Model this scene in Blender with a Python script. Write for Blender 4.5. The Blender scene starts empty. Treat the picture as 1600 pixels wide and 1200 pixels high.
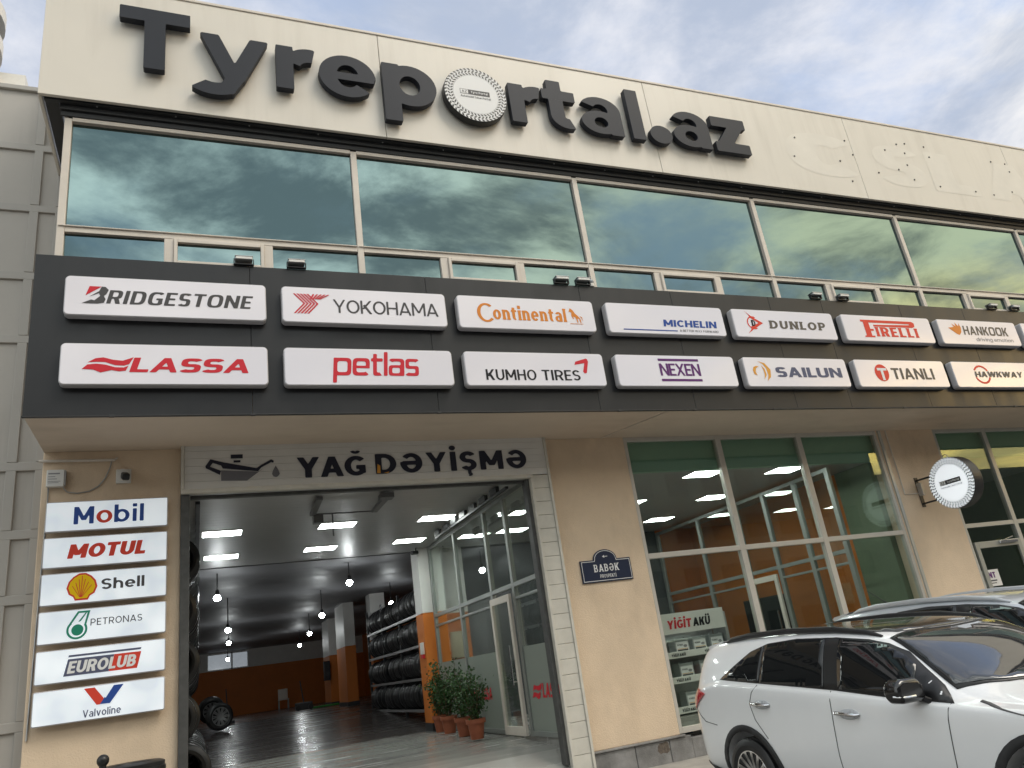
import bpy, math, random
from math import sin, cos, pi, radians
from mathutils import Vector, Matrix, geometry
from mathutils.bvhtree import BVHTree
import numpy as np
random.seed(7)
S = bpy.context.scene
COL = S.collection

# ------------------------------------------------------------------ camera, sky, sun, exposure
cam_d = bpy.data.cameras.new('camera')
cam = bpy.data.objects.new('camera', cam_d)
COL.objects.link(cam)
right = Vector((0.92501815, -0.35482661, -0.13579213))
down = Vector((0.00381598, 0.36607941, -0.93057579))
fwd = Vector((0.37990376, 0.86028131, 0.33998411))
cam.matrix_world = Matrix(((right.x, -down.x, -fwd.x, 0), (right.y, -down.y, -fwd.y, 0), (right.z, -down.z, -fwd.z, 1.66), (0, 0, 0, 1)))
cam_d.sensor_width = 36.0
cam_d.lens = 36.0 * 1200 / 1600
cam_d.clip_start = 0.05
cam_d.clip_end = 3000
S.camera = cam
S.view_settings.view_transform = 'Standard'
S.view_settings.look = 'None'
S.view_settings.exposure = 0.25
S.view_settings.gamma = 1.0
S.cycles.max_bounces = 8
S.cycles.transparent_max_bounces = 12
S.cycles.glossy_bounces = 4
S.cycles.diffuse_bounces = 4
S.cycles.caustics_reflective = False
S.cycles.caustics_refractive = False
S.cycles.sample_clamp_indirect = 4.0
S.cycles.use_denoising = True

SUN = Vector((0.42, -0.50, 0.86)).normalized()
SUN_EL = math.asin(SUN.z)
SUN_AZ = math.atan2(SUN.x, SUN.y)

W = bpy.data.worlds.new('World')
S.world = W
W.use_nodes = True
nt = W.node_tree
nt.nodes.clear()
N = nt.nodes.new
LK = nt.links.new


def wmath(op, a, b=None, c=None, clamp=False):
    n = N('ShaderNodeMath')
    n.operation = op
    n.use_clamp = clamp
    for i, v in enumerate((a, b, c)):
        if v is None:
            continue
        if isinstance(v, (int, float)):
            n.inputs[i].default_value = v
        else:
            LK(v, n.inputs[i])
    return n.outputs[0]


def wmix(f, a, b):
    n = N('ShaderNodeMix')
    n.data_type = 'RGBA'
    for i, v in ((0, f), (6, a), (7, b)):
        if isinstance(v, tuple):
            n.inputs[i].default_value = (*v, 1)
        elif isinstance(v, (int, float)):
            n.inputs[i].default_value = v
        else:
            LK(v, n.inputs[i])
    return n.outputs[2]


def wrange(v, a, b, c=0.0, d=1.0):
    n = N('ShaderNodeMapRange')
    n.interpolation_type = 'SMOOTHSTEP'
    LK(v, n.inputs[0])
    for i, q in enumerate((a, b, c, d)):
        n.inputs[i + 1].default_value = q
    return n.outputs[0]


out = N('ShaderNodeOutputWorld')
bg = N('ShaderNodeBackground')
bg.inputs[1].default_value = 0.1
LK(bg.outputs[0], out.inputs[0])
sky = N('ShaderNodeTexSky')
sky.sky_type = 'NISHITA'
sky.sun_disc = False
sky.sun_elevation = SUN_EL
sky.sun_rotation = SUN_AZ
sky.air_density = 1.0
sky.dust_density = 1.5
tc = N('ShaderNodeTexCoord')
sep = N('ShaderNodeSeparateXYZ')
LK(tc.outputs['Generated'], sep.inputs[0])
den = wmath('ADD', wmath('MAXIMUM', sep.outputs[2], 0.0), 0.16)
comb = N('ShaderNodeCombineXYZ')
LK(wmath('DIVIDE', sep.outputs[0], den), comb.inputs[0])
LK(wmath('DIVIDE', sep.outputs[1], den), comb.inputs[1])


def wnoise(scale, detail, rough, dist, off):
    m = N('ShaderNodeMapping')
    m.inputs[1].default_value = off
    m.inputs[2].default_value = (0, 0, 0.6)
    m.inputs[3].default_value = (1.0, 1.2, 1.0)
    LK(comb.outputs[0], m.inputs[0])
    n = N('ShaderNodeTexNoise')
    n.inputs['Scale'].default_value = scale
    n.inputs['Detail'].default_value = detail
    n.inputs['Roughness'].default_value = rough
    n.inputs['Distortion'].default_value = dist
    LK(m.outputs[0], n.inputs['Vector'])
    return n.outputs['Fac']


n1 = wnoise(1.5, 10, 0.60, 0.25, (3.1, 1.7, 0))
n2 = wnoise(2.3, 9, 0.60, 0.35, (9.3, 4.2, 0))
cover = wrange(n1, 0.32, 0.53)
lightc = wrange(n2, 0.40, 0.63)
dv = N('ShaderNodeVectorMath')
dv.operation = 'DOT_PRODUCT'
LK(tc.outputs['Generated'], dv.inputs[0])
dv.inputs[1].default_value = Vector((0.88, -0.42, 0.22)).normalized()
warm = wrange(dv.outputs['Value'], 0.55, 1.0)
south = wrange(wmath('MULTIPLY_ADD', sep.outputs[0], 0.55, sep.outputs[1]), 0.25, -0.35)
cloud_n = wmix(lightc, (4.1, 4.7, 5.9), (7.1, 7.25, 7.8))
cloud_s = wmix(lightc, (4.9, 5.6, 6.0), (21.0, 21.3, 20.2))
cloud_w = wmix(lightc, (6.0, 5.8, 5.0), (21.0, 18.5, 12.5))
cloud = wmix(warm, wmix(south, cloud_n, cloud_s), cloud_w)
hs = N('ShaderNodeMix')
hs.data_type = 'RGBA'
hs.blend_type = 'MULTIPLY'
hs.inputs[0].default_value = 1.0
LK(sky.outputs[0], hs.inputs[6])
hs.inputs[7].default_value = (1.5, 1.5, 1.5, 1)
clear = wmix(0.55, hs.outputs[2], wmix(south, (5.2, 6.3, 8.4), (7.4, 8.8, 9.8)))
dv2 = N('ShaderNodeVectorMath')
dv2.operation = 'DOT_PRODUCT'
LK(tc.outputs['Generated'], dv2.inputs[0])
dv2.inputs[1].default_value = Vector((0.80, -0.58, 0.12)).normalized()
glow = wmath('MULTIPLY', wrange(dv2.outputs['Value'], 0.965, 0.999), wmath('MULTIPLY_ADD', lightc, 0.7, 0.3))
LK(wmix(glow, wmix(cover, clear, cloud), (58.0, 37.0, 12.0)), bg.inputs[0])

sun_d = bpy.data.lights.new('sun', 'SUN')
sun_d.energy = 1.2
sun_d.angle = radians(24)
sun_d.color = (1.0, 0.92, 0.82)
sun = bpy.data.objects.new('sun', sun_d)
sun.rotation_euler = (-SUN).to_track_quat('-Z', 'Y').to_euler()
COL.objects.link(sun)

# ------------------------------------------------------------------ materials
MATS = {}


def mat(name, col, rough=0.6, metal=0.0, var=0.0, scale=4.0, bump=0.0, bscale=60.0, spec=0.5, emit=None, estr=0.0, coat=0.0, stretch=(1, 1, 1), rvar=0.0, detail=5.0, alt=None, dirt=0.0, dscale=(3.0, 3.0, 0.22)):
    if name in MATS:
        return MATS[name]
    m = bpy.data.materials.new(name)
    m.use_nodes = True
    t = m.node_tree
    b = t.nodes['Principled BSDF']
    b.inputs['Base Color'].default_value = (*col, 1)
    b.inputs['Roughness'].default_value = rough
    b.inputs['Metallic'].default_value = metal
    b.inputs['Specular IOR Level'].default_value = spec
    b.inputs['Coat Weight'].default_value = coat
    b.inputs['Coat Roughness'].default_value = 0.03
    if emit:
        b.inputs['Emission Color'].default_value = (*emit, 1)
        b.inputs['Emission Strength'].default_value = estr
    geo = t.nodes.new('ShaderNodeNewGeometry')
    mp = t.nodes.new('ShaderNodeMapping')
    mp.inputs[3].default_value = stretch
    t.links.new(geo.outputs['Position'], mp.inputs[0])
    if var or rvar or alt:
        n = t.nodes.new('ShaderNodeTexNoise')
        n.inputs['Scale'].default_value = scale
        n.inputs['Detail'].default_value = detail
        n.inputs['Roughness'].default_value = 0.6
        t.links.new(mp.outputs[0], n.inputs['Vector'])
        r = t.nodes.new('ShaderNodeMapRange')
        r.inputs[1].default_value = 0.3
        r.inputs[2].default_value = 0.7
        t.links.new(n.outputs['Fac'], r.inputs[0])
        if var or alt:
            mx = t.nodes.new('ShaderNodeMix')
            mx.data_type = 'RGBA'
            lo = alt or tuple(c * (1 - var) for c in col)
            hi = col if alt else tuple(min(1, c * (1 + var * 0.6)) for c in col)
            mx.inputs[6].default_value = (*lo, 1)
            mx.inputs[7].default_value = (*hi, 1)
            t.links.new(r.outputs[0], mx.inputs[0])
            t.links.new(mx.outputs[2], b.inputs['Base Color'])
        if rvar:
            rr = t.nodes.new('ShaderNodeMapRange')
            rr.inputs[1].default_value = 0.3
            rr.inputs[2].default_value = 0.7
            rr.inputs[3].default_value = max(0.02, rough - rvar)
            rr.inputs[4].default_value = min(1, rough + rvar)
            t.links.new(n.outputs['Fac'], rr.inputs[0])
            t.links.new(rr.outputs[0], b.inputs['Roughness'])
    if dirt:
        mp2 = t.nodes.new('ShaderNodeMapping')
        mp2.inputs[3].default_value = dscale
        t.links.new(geo.outputs['Position'], mp2.inputs[0])
        n = t.nodes.new('ShaderNodeTexNoise')
        n.inputs['Scale'].default_value = 1.6
        n.inputs['Detail'].default_value = 7
        n.inputs['Roughness'].default_value = 0.65
        t.links.new(mp2.outputs[0], n.inputs['Vector'])
        n2_ = t.nodes.new('ShaderNodeTexNoise')
        n2_.inputs['Scale'].default_value = 0.55
        n2_.inputs['Detail'].default_value = 3
        t.links.new(geo.outputs['Position'], n2_.inputs['Vector'])
        ml = t.nodes.new('ShaderNodeMath')
        ml.operation = 'MULTIPLY'
        t.links.new(n.outputs['Fac'], ml.inputs[0])
        t.links.new(n2_.outputs['Fac'], ml.inputs[1])
        r = t.nodes.new('ShaderNodeMapRange')
        r.inputs[1].default_value = 0.24
        r.inputs[2].default_value = 0.42
        r.inputs[3].default_value = 0.0
        r.inputs[4].default_value = dirt
        t.links.new(ml.outputs[0], r.inputs[0])
        mx = t.nodes.new('ShaderNodeMix')
        mx.data_type = 'RGBA'
        mx.inputs[6].default_value = (*col, 1)
        mx.inputs[7].default_value = (*(c * q for c, q in zip(col, (0.55, 0.52, 0.48))), 1)
        src = b.inputs['Base Color'].links[0].from_socket if b.inputs['Base Color'].links else None
        if src:
            t.links.new(src, mx.inputs[6])
        t.links.new(r.outputs[0], mx.inputs[0])
        t.links.new(mx.outputs[2], b.inputs['Base Color'])
    if bump:
        n = t.nodes.new('ShaderNodeTexNoise')
        n.inputs['Scale'].default_value = bscale
        n.inputs['Detail'].default_value = 4
        t.links.new(mp.outputs[0], n.inputs['Vector'])
        bp = t.nodes.new('ShaderNodeBump')
        bp.inputs['Strength'].default_value = bump
        bp.inputs['Distance'].default_value = 0.02
        t.links.new(n.outputs['Fac'], bp.inputs['Height'])
        t.links.new(bp.outputs[0], b.inputs['Normal'])
    MATS[name] = m
    return m


def glass_mat(name, tint, refl, ior, rough=0.0, wav=0.0, base=0.0):
    """tinted sheet glass: transparent body with a mirror coat (reflection rises towards grazing)"""
    m = bpy.data.materials.new(name)
    m.use_nodes = True
    t = m.node_tree
    t.nodes.clear()
    o = t.nodes.new('ShaderNodeOutputMaterial')
    tr = t.nodes.new('ShaderNodeBsdfTransparent')
    tr.inputs[0].default_value = (*tint, 1)
    gl = t.nodes.new('ShaderNodeBsdfGlossy')
    gl.inputs[0].default_value = (*refl, 1)
    gl.inputs['Roughness'].default_value = rough
    lw = t.nodes.new('ShaderNodeLayerWeight')
    lw.inputs[0].default_value = 0.5
    pw = t.nodes.new('ShaderNodeMath')
    pw.operation = 'POWER'
    pw.inputs[1].default_value = 5.0
    t.links.new(lw.outputs['Facing'], pw.inputs[0])
    fr = t.nodes.new('ShaderNodeMath')
    fr.operation = 'MULTIPLY_ADD'
    f0 = ((ior - 1) / (ior + 1)) ** 2
    fr.inputs[1].default_value = 1 - f0
    fr.inputs[2].default_value = f0
    t.links.new(pw.outputs[0], fr.inputs[0])
    ad = t.nodes.new('ShaderNodeMath')
    ad.operation = 'ADD'
    ad.use_clamp = True
    ad.inputs[1].default_value = base
    t.links.new(fr.outputs[0], ad.inputs[0])
    mx = t.nodes.new('ShaderNodeMixShader')
    t.links.new(ad.outputs[0], mx.inputs[0])
    t.links.new(tr.outputs[0], mx.inputs[1])
    t.links.new(gl.outputs[0], mx.inputs[2])
    if wav:
        geo = t.nodes.new('ShaderNodeNewGeometry')
        n = t.nodes.new('ShaderNodeTexNoise')
        n.inputs['Scale'].default_value = 0.7
        n.inputs['Detail'].default_value = 1
        t.links.new(geo.outputs['Position'], n.inputs['Vector'])
        bp = t.nodes.new('ShaderNodeBump')
        bp.inputs['Strength'].default_value = wav
        bp.inputs['Distance'].default_value = 0.05
        t.links.new(n.outputs['Fac'], bp.inputs['Height'])
        t.links.new(bp.outputs[0], gl.inputs['Normal'])
    t.links.new(mx.outputs[0], o.inputs[0])
    MATS[name] = m
    return m


M_ASPH = mat('asphalt', (0.17, 0.165, 0.155), 0.85, var=0.35, scale=3, bump=0.4, bscale=90)
M_PAVE = mat('paving', (0.38, 0.36, 0.33), 0.8, var=0.25, scale=2.5, bump=0.3, bscale=50)
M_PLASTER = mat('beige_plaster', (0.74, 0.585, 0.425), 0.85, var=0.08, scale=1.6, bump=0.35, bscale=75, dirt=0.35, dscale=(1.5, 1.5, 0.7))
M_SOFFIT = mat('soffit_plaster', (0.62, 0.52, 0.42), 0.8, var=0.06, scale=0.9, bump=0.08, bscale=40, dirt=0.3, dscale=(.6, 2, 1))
M_FASCIA = mat('cream_panel', (0.71, 0.665, 0.59), 0.42, var=0.035, scale=0.8, bump=0.03, bscale=1.4, rvar=0.08, dirt=0.22)
M_GHOST = mat('ghost_paint', (0.728, 0.686, 0.612), 0.5, var=0.06, scale=2.0)
M_BAND = mat('anthracite_panel', (0.019, 0.0195, 0.0215), 0.36, var=0.25, scale=1.3, stretch=(2, 1, 0.35), bump=0.012, bscale=1.6, rvar=0.08, spec=0.4)
M_DARK = mat('dark_metal', (0.028, 0.029, 0.031), 0.5, var=0.15)
M_BLACK = mat('black_plastic', (0.012, 0.012, 0.013), 0.4)
M_LETTER = mat('charcoal_letter', (0.018, 0.021, 0.030), 0.5, var=0.08, scale=3, spec=0.25)
M_FRAME = mat('cream_alu', (0.66, 0.60, 0.53), 0.45, var=0.08, scale=3)
M_ALU = mat('grey_alu', (0.50, 0.50, 0.47), 0.4, metal=0.3, var=0.06)
M_WHITE = mat('white_paint', (0.74, 0.73, 0.70), 0.5, var=0.05, scale=3)
M_SLAT = mat('white_siding', (0.62, 0.595, 0.53), 0.5, var=0.10, scale=5, bump=0.1, bscale=120)
M_SIGN = mat('white_acrylic', (0.80, 0.775, 0.835), 0.10, bump=0.06, bscale=1.6, spec=0.5, coat=0.5)
M_SIGNEDGE = mat('sign_edge', (0.52, 0.51, 0.53), 0.4)
M_STONE = mat('plinth_stone', (0.25, 0.245, 0.24), 0.75, var=0.4, scale=3.5, dirt=0.5, bump=0.25, bscale=60)
M_NEIGH = mat('grey_cladding', (0.45, 0.42, 0.38), 0.55, var=0.05, scale=1.2, bump=0.03, bscale=2, dirt=0.35)
M_NEIGHRAIL = mat('grey_cladding_rail', (0.41, 0.385, 0.35), 0.5, var=0.05, scale=1.2)
M_CEIL = mat('ceiling_slats', (0.36, 0.36, 0.355), 0.42, var=0.05, scale=2)
M_CEILB = mat('back_ceiling_sheet', (0.19, 0.19, 0.20), 0.55, var=0.1, scale=0.6, stretch=(0.3, 2, 1), rvar=0.1)
M_ORANGE = mat('orange_wall', (0.62, 0.175, 0.022), 0.6, var=0.08, scale=1.5, bump=0.05, bscale=40)
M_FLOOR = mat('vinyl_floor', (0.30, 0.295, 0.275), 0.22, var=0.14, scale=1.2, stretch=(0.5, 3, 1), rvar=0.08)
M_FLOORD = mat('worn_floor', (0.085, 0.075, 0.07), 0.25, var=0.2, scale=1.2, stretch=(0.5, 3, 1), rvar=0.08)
M_RUBBER = mat('tyre_rubber', (0.013, 0.013, 0.014), 0.38, var=0.2, scale=20)
M_TERRA = mat('terracotta', (0.36, 0.105, 0.05), 0.6, var=0.15, scale=12)
M_LEAF = mat('leaf_green', (0.045, 0.115, 0.022), 0.45, alt=(0.016, 0.05, 0.012), scale=14)
M_STEM = mat('plant_stem', (0.12, 0.08, 0.04), 0.8)
M_SOIL = mat('soil', (0.05, 0.035, 0.025), 0.9, var=0.3, scale=30)
M_CHROME = mat('chrome', (0.72, 0.72, 0.73), 0.12, metal=1.0)
M_STEEL = mat('galvanised', (0.42, 0.42, 0.42), 0.4, metal=0.7, var=0.1, scale=6)
M_NAVY = mat('navy_enamel', (0.022, 0.03, 0.062), 0.3, var=0.08, scale=5)
M_NAVYTXT = mat('navy_vinyl', (0.010, 0.013, 0.030), 0.45)
M_GREYTXT = mat('grey_vinyl', (0.17, 0.17, 0.19), 0.45)
M_FROST = None
PANE_TOP = glass_mat('teal_mirror_glass', (0.05, 0.10, 0.10), (0.245, 0.345, 0.35), 1.6, 0.0, 0.035, 0.60)
PANE_SHOP = glass_mat('green_shop_glass', (0.88, 0.91, 0.89), (0.78, 0.95, 0.80), 1.5, 0.0, 0.02, 0.015)
PANE_IN = glass_mat('clear_partition_glass', (0.90, 0.93, 0.915), (0.95, 1.0, 0.97), 1.5, 0.0, 0.0, 0.05)
PANE_CAR = None


def frosted():
    m = bpy.data.materials.new('frosted_film')
    m.use_nodes = True
    t = m.node_tree
    b = t.nodes['Principled BSDF']
    b.inputs['Base Color'].default_value = (0.34, 0.37, 0.33, 1)
    b.inputs['Roughness'].default_value = 0.45
    tr = t.nodes.new('ShaderNodeBsdfTransparent')
    tr.inputs[0].default_value = (0.6, 0.66, 0.6, 1)
    mx = t.nodes.new('ShaderNodeMixShader')
    mx.inputs[0].default_value = 0.72
    t.links.new(tr.outputs[0], mx.inputs[1])
    t.links.new(b.outputs[0], mx.inputs[2])
    t.links.new(mx.outputs[0], t.nodes['Material Output'].inputs[0])
    return m


M_FROST = frosted()
M_PANEL = mat('led_panel', (0.9, 0.9, 0.9), 0.5, emit=(0.93, 1.0, 0.95), estr=20.0)
M_BULB = mat('lamp_bulb', (0.9, 0.9, 0.9), 0.5, emit=(0.95, 1.0, 1.0), estr=95.0)


def vinyl(name, col, rough=0.3):
    return mat('vinyl_' + name, col, 0.38, spec=0.18)


V_RED = vinyl('red', (0.62, 0.035, 0.05))
V_RED2 = vinyl('scarlet', (0.70, 0.07, 0.045))
V_BLACK = vinyl('black', (0.022, 0.022, 0.025))
V_GREY = vinyl('slate', (0.085, 0.082, 0.085))
V_ORANGE = vinyl('orange', (0.72, 0.25, 0.045))
V_BLUE = vinyl('blue', (0.035, 0.085, 0.33))
V_PURPLE = vinyl('purple', (0.13, 0.04, 0.17))
V_SLATE = vinyl('bluegrey', (0.11, 0.12, 0.19))
V_BROWN = vinyl('browngrey', (0.13, 0.115, 0.10))
V_AMBER = vinyl('amber', (0.74, 0.36, 0.07))
V_LGREY = vinyl('lightgrey', (0.30, 0.29, 0.30))
V_WHITE = vinyl('white', (0.80, 0.80, 0.80))
V_YEL = vinyl('yellow', (0.85, 0.55, 0.01))
V_TEAL = vinyl('teal', (0.03, 0.26, 0.17))

# ------------------------------------------------------------------ mesh helpers
ORG = {}


class MB:
    def __init__(s):
        s.v = []
        s.f = []

    def quad(s, *p):
        i = len(s.v)
        s.v += [tuple(q) for q in p]
        s.f.append(tuple(range(i, i + len(p))))
        return s

    def box(s, x0, y0, z0, x1, y1, z1):
        i = len(s.v)
        s.v += [(x, y, z) for x in (x0, x1) for y in (y0, y1) for z in (z0, z1)]
        for f in ((0, 1, 3, 2), (4, 6, 7, 5), (0, 4, 5, 1), (2, 3, 7, 6), (0, 2, 6, 4), (1, 5, 7, 3)):
            s.f.append(tuple(i + k for k in f))
        return s

    def bar(s, a, b, w, h, up=(0, 0, 1)):
        a = Vector(a)
        b = Vector(b)
        d = (b - a).normalized()
        u = Vector(up)
        sd = d.cross(u)
        if sd.length < 1e-4:
            sd = d.cross(Vector((1, 0, 0)))
        sd.normalize()
        u = sd.cross(d)
        i = len(s.v)
        for p in (a, b):
            for su, sv in ((-1, -1), (1, -1), (1, 1), (-1, 1)):
                s.v.append(tuple(p + sd * (w / 2 * su) + u * (h / 2 * sv)))
        s.f += [(i, i + 3, i + 2, i + 1), (i + 4, i + 5, i + 6, i + 7)]
        for k in range(4):
            n = (k + 1) % 4
            s.f.append((i + k, i + n, i + 4 + n, i + 4 + k))
        return s

    def tube(s, pts, r, n=8, cap=True):
        pts = [Vector(p) for p in pts]
        rs = r if isinstance(r, (list, tuple)) else [r] * len(pts)
        i0 = len(s.v)
        ref = Vector((0, 0, 1))
        for k, p in enumerate(pts):
            d = (pts[min(k + 1, len(pts) - 1)] - pts[max(k - 1, 0)]).normalized()
            sd = d.cross(ref)
            if sd.length < 1e-3:
                sd = d.cross(Vector((0, 1, 0)))
            sd.normalize()
            u = sd.cross(d)
            for q in range(n):
                a = 2 * pi * q / n
                s.v.append(tuple(p + sd * cos(a) * rs[k] + u * sin(a) * rs[k]))
        for k in range(len(pts) - 1):
            for q in range(n):
                a = i0 + k * n
                s.f.append((a + q, a + (q + 1) % n, a + n + (q + 1) % n, a + n + q))
        if cap:
            s.f.append(tuple(i0 + q for q in range(n))[::-1])
            s.f.append(tuple(i0 + (len(pts) - 1) * n + q for q in range(n)))
        return s

    def lathe(s, prof, c=(0, 0, 0), axis='z', n=32, closed=False):
        i0 = len(s.v)
        c = Vector(c)
        for r, h in prof:
            for q in range(n):
                a = 2 * pi * q / n
                u, v = r * cos(a), r * sin(a)
                p = {'z': (u, v, h), 'x': (h, u, v), 'y': (v, h, u)}[axis]
                s.v.append(tuple(c + Vector(p)))
        m = len(prof)
        for k in range(m if closed else m - 1):
            a, b = i0 + k * n, i0 + ((k + 1) % m) * n
            for q in range(n):
                s.f.append((a + q, a + (q + 1) % n, b + (q + 1) % n, b + q))
        return s

    def prism(s, loop, o, u, v, d):
        """loop of 2-D points swept from plane (o,u,v) along vector d"""
        o, u, v, d = Vector(o), Vector(u), Vector(v), Vector(d)
        i = len(s.v)
        n = len(loop)
        for q in (Vector((0, 0, 0)), d):
            for a, b in loop:
                s.v.append(tuple(o + u * a + v * b + q))
        s.f.append(tuple(range(i, i + n)))
        s.f.append(tuple(range(i + n, i + 2 * n))[::-1])
        for k in range(n):
            m = (k + 1) % n
            s.f.append((i + k, i + n + k, i + n + m, i + m))
        return s

    def sphere(s, c, r, n=12, m=8, sz=1.0):
        return s.lathe([(max(1e-4, r * sin(pi * k / m)), -r * sz * cos(pi * k / m)) for k in range(m + 1)], c, 'z', n)

    def build(s, name, m, parent=None, smooth=False, bevel=0.0, seg=2, local=False, angle=40):
        me = bpy.data.meshes.new(name)
        me.from_pydata(s.v, [], s.f)
        me.validate()
        import bmesh
        b = bmesh.new()
        b.from_mesh(me)
        bmesh.ops.recalc_face_normals(b, faces=b.faces)
        b.to_mesh(me)
        b.free()
        me.materials.append(m)
        o = bpy.data.objects.new(name, me)
        COL.objects.link(o)
        if smooth:
            for p in me.polygons:
                p.use_smooth = True
            if hasattr(me, 'set_sharp_from_angle'):
                me.set_sharp_from_angle(angle=radians(angle))
        if bevel:
            mo = o.modifiers.new('bevel', 'BEVEL')
            mo.width = bevel
            mo.segments = seg
            mo.limit_method = 'ANGLE'
        link(o, parent, local)
        return o


def link(o, parent, local=False):
    ORG[o.name] = Vector((0, 0, 0))
    if parent:
        o.parent = parent
        if not local:
            o.matrix_parent_inverse = Matrix.Translation(-ORG[parent.name])


def tag(o, label, cat, group=None):
    o['label'] = label
    o['category'] = cat
    if group:
        o['group'] = group
    return o


def thing(name, label, cat, loc=(0, 0, 0), group=None):
    o = bpy.data.objects.new(name, None)
    o.empty_display_size = 0.2
    COL.objects.link(o)
    o.location = loc
    ORG[o.name] = Vector(loc)
    return tag(o, label, cat, group)


def struct(o):
    o['kind'] = 'structure'
    return o


def dup(o, off, label=None):
    """copy of a thing with its parts and their sub-parts, moved by off"""
    r = o.copy()
    COL.objects.link(r)
    r.location = Vector(o.location) + Vector(off)
    if label:
        r['label'] = label
    for ch in o.children:
        c = ch.copy()
        COL.objects.link(c)
        c.parent = r
        c.matrix_parent_inverse = ch.matrix_parent_inverse.copy()
        for g in ch.children:
            d = g.copy()
            COL.objects.link(d)
            d.parent = c
            d.matrix_parent_inverse = g.matrix_parent_inverse.copy()
    return r


def rrect(x0, y0, x1, y1, r, n=6):
    out_ = []
    for cx, cy, a0 in ((x1 - r, y0 + r, -90), (x1 - r, y1 - r, 0), (x0 + r, y1 - r, 90), (x0 + r, y0 + r, 180)):
        for k in range(n + 1):
            a = radians(a0 + 90 * k / n)
            out_.append((cx + r * cos(a), cy + r * sin(a)))
    return out_


# ------------------------------------------------------------------ lettering: stroke glyphs joined into clean outlines
def rect(x0, y0, x1, y1):
    return [(x0, y0), (x1, y0), (x1, y1), (x0, y1)]


def par(x0, y0, x1, y1, t):
    return [(x0, y0), (x0 + t, y0), (x1 + t, y1), (x1, y1)]


def ring(cx, cy, rx, ry, tx, ty, a0=0, a1=360, n=2.0):
    if a1 - a0 >= 360:
        return ring(cx, cy, rx, ry, tx, ty, a0, a0 + 190, n) + ring(cx, cy, rx, ry, tx, ty, a0 + 180, a0 + 370, n)
    k = max(6, int((a1 - a0) / 9))
    o, i = [], []
    for q in range(k + 1):
        a = radians(a0 + (a1 - a0) * q / k)
        c, s = cos(a), sin(a)
        ex = math.copysign(abs(c) ** (2 / n), c)
        ey = math.copysign(abs(s) ** (2 / n), s)
        o.append((cx + rx * ex, cy + ry * ey))
        i.append((cx + (rx - tx) * ex, cy + (ry - ty) * ey))
    return [o + i[::-1]]


def ell(cx, cy, rx, ry, k=24):
    return [(cx + rx * cos(2 * pi * q / k), cy + ry * sin(2 * pi * q / k)) for q in range(k)]


WID = dict(A=.82, B=.68, C=.72, D=.75, E=.58, F=.56, G=.76, H=.75, J=.5, K=.74, L=.54, M=.92, N=.78, O=.84, P=.66, R=.70, S=.64, T=.66, U=.73, V=.8, W=1.16, X=.78, Y=.78, Z=.66,
           a=.62, b=.68, c=.58, d=.68, e=.66, f=.42, g=.66, h=.62, k=.64, m=1.0, n=.62, o=.68, p=.68, r=.43, s=.54, t=.46, u=.62, v=.66, w=.98, x=.64, y=.70, z=.58)
WID['Ə'] = .82
WID['ə'] = .66
XH = .75


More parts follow.
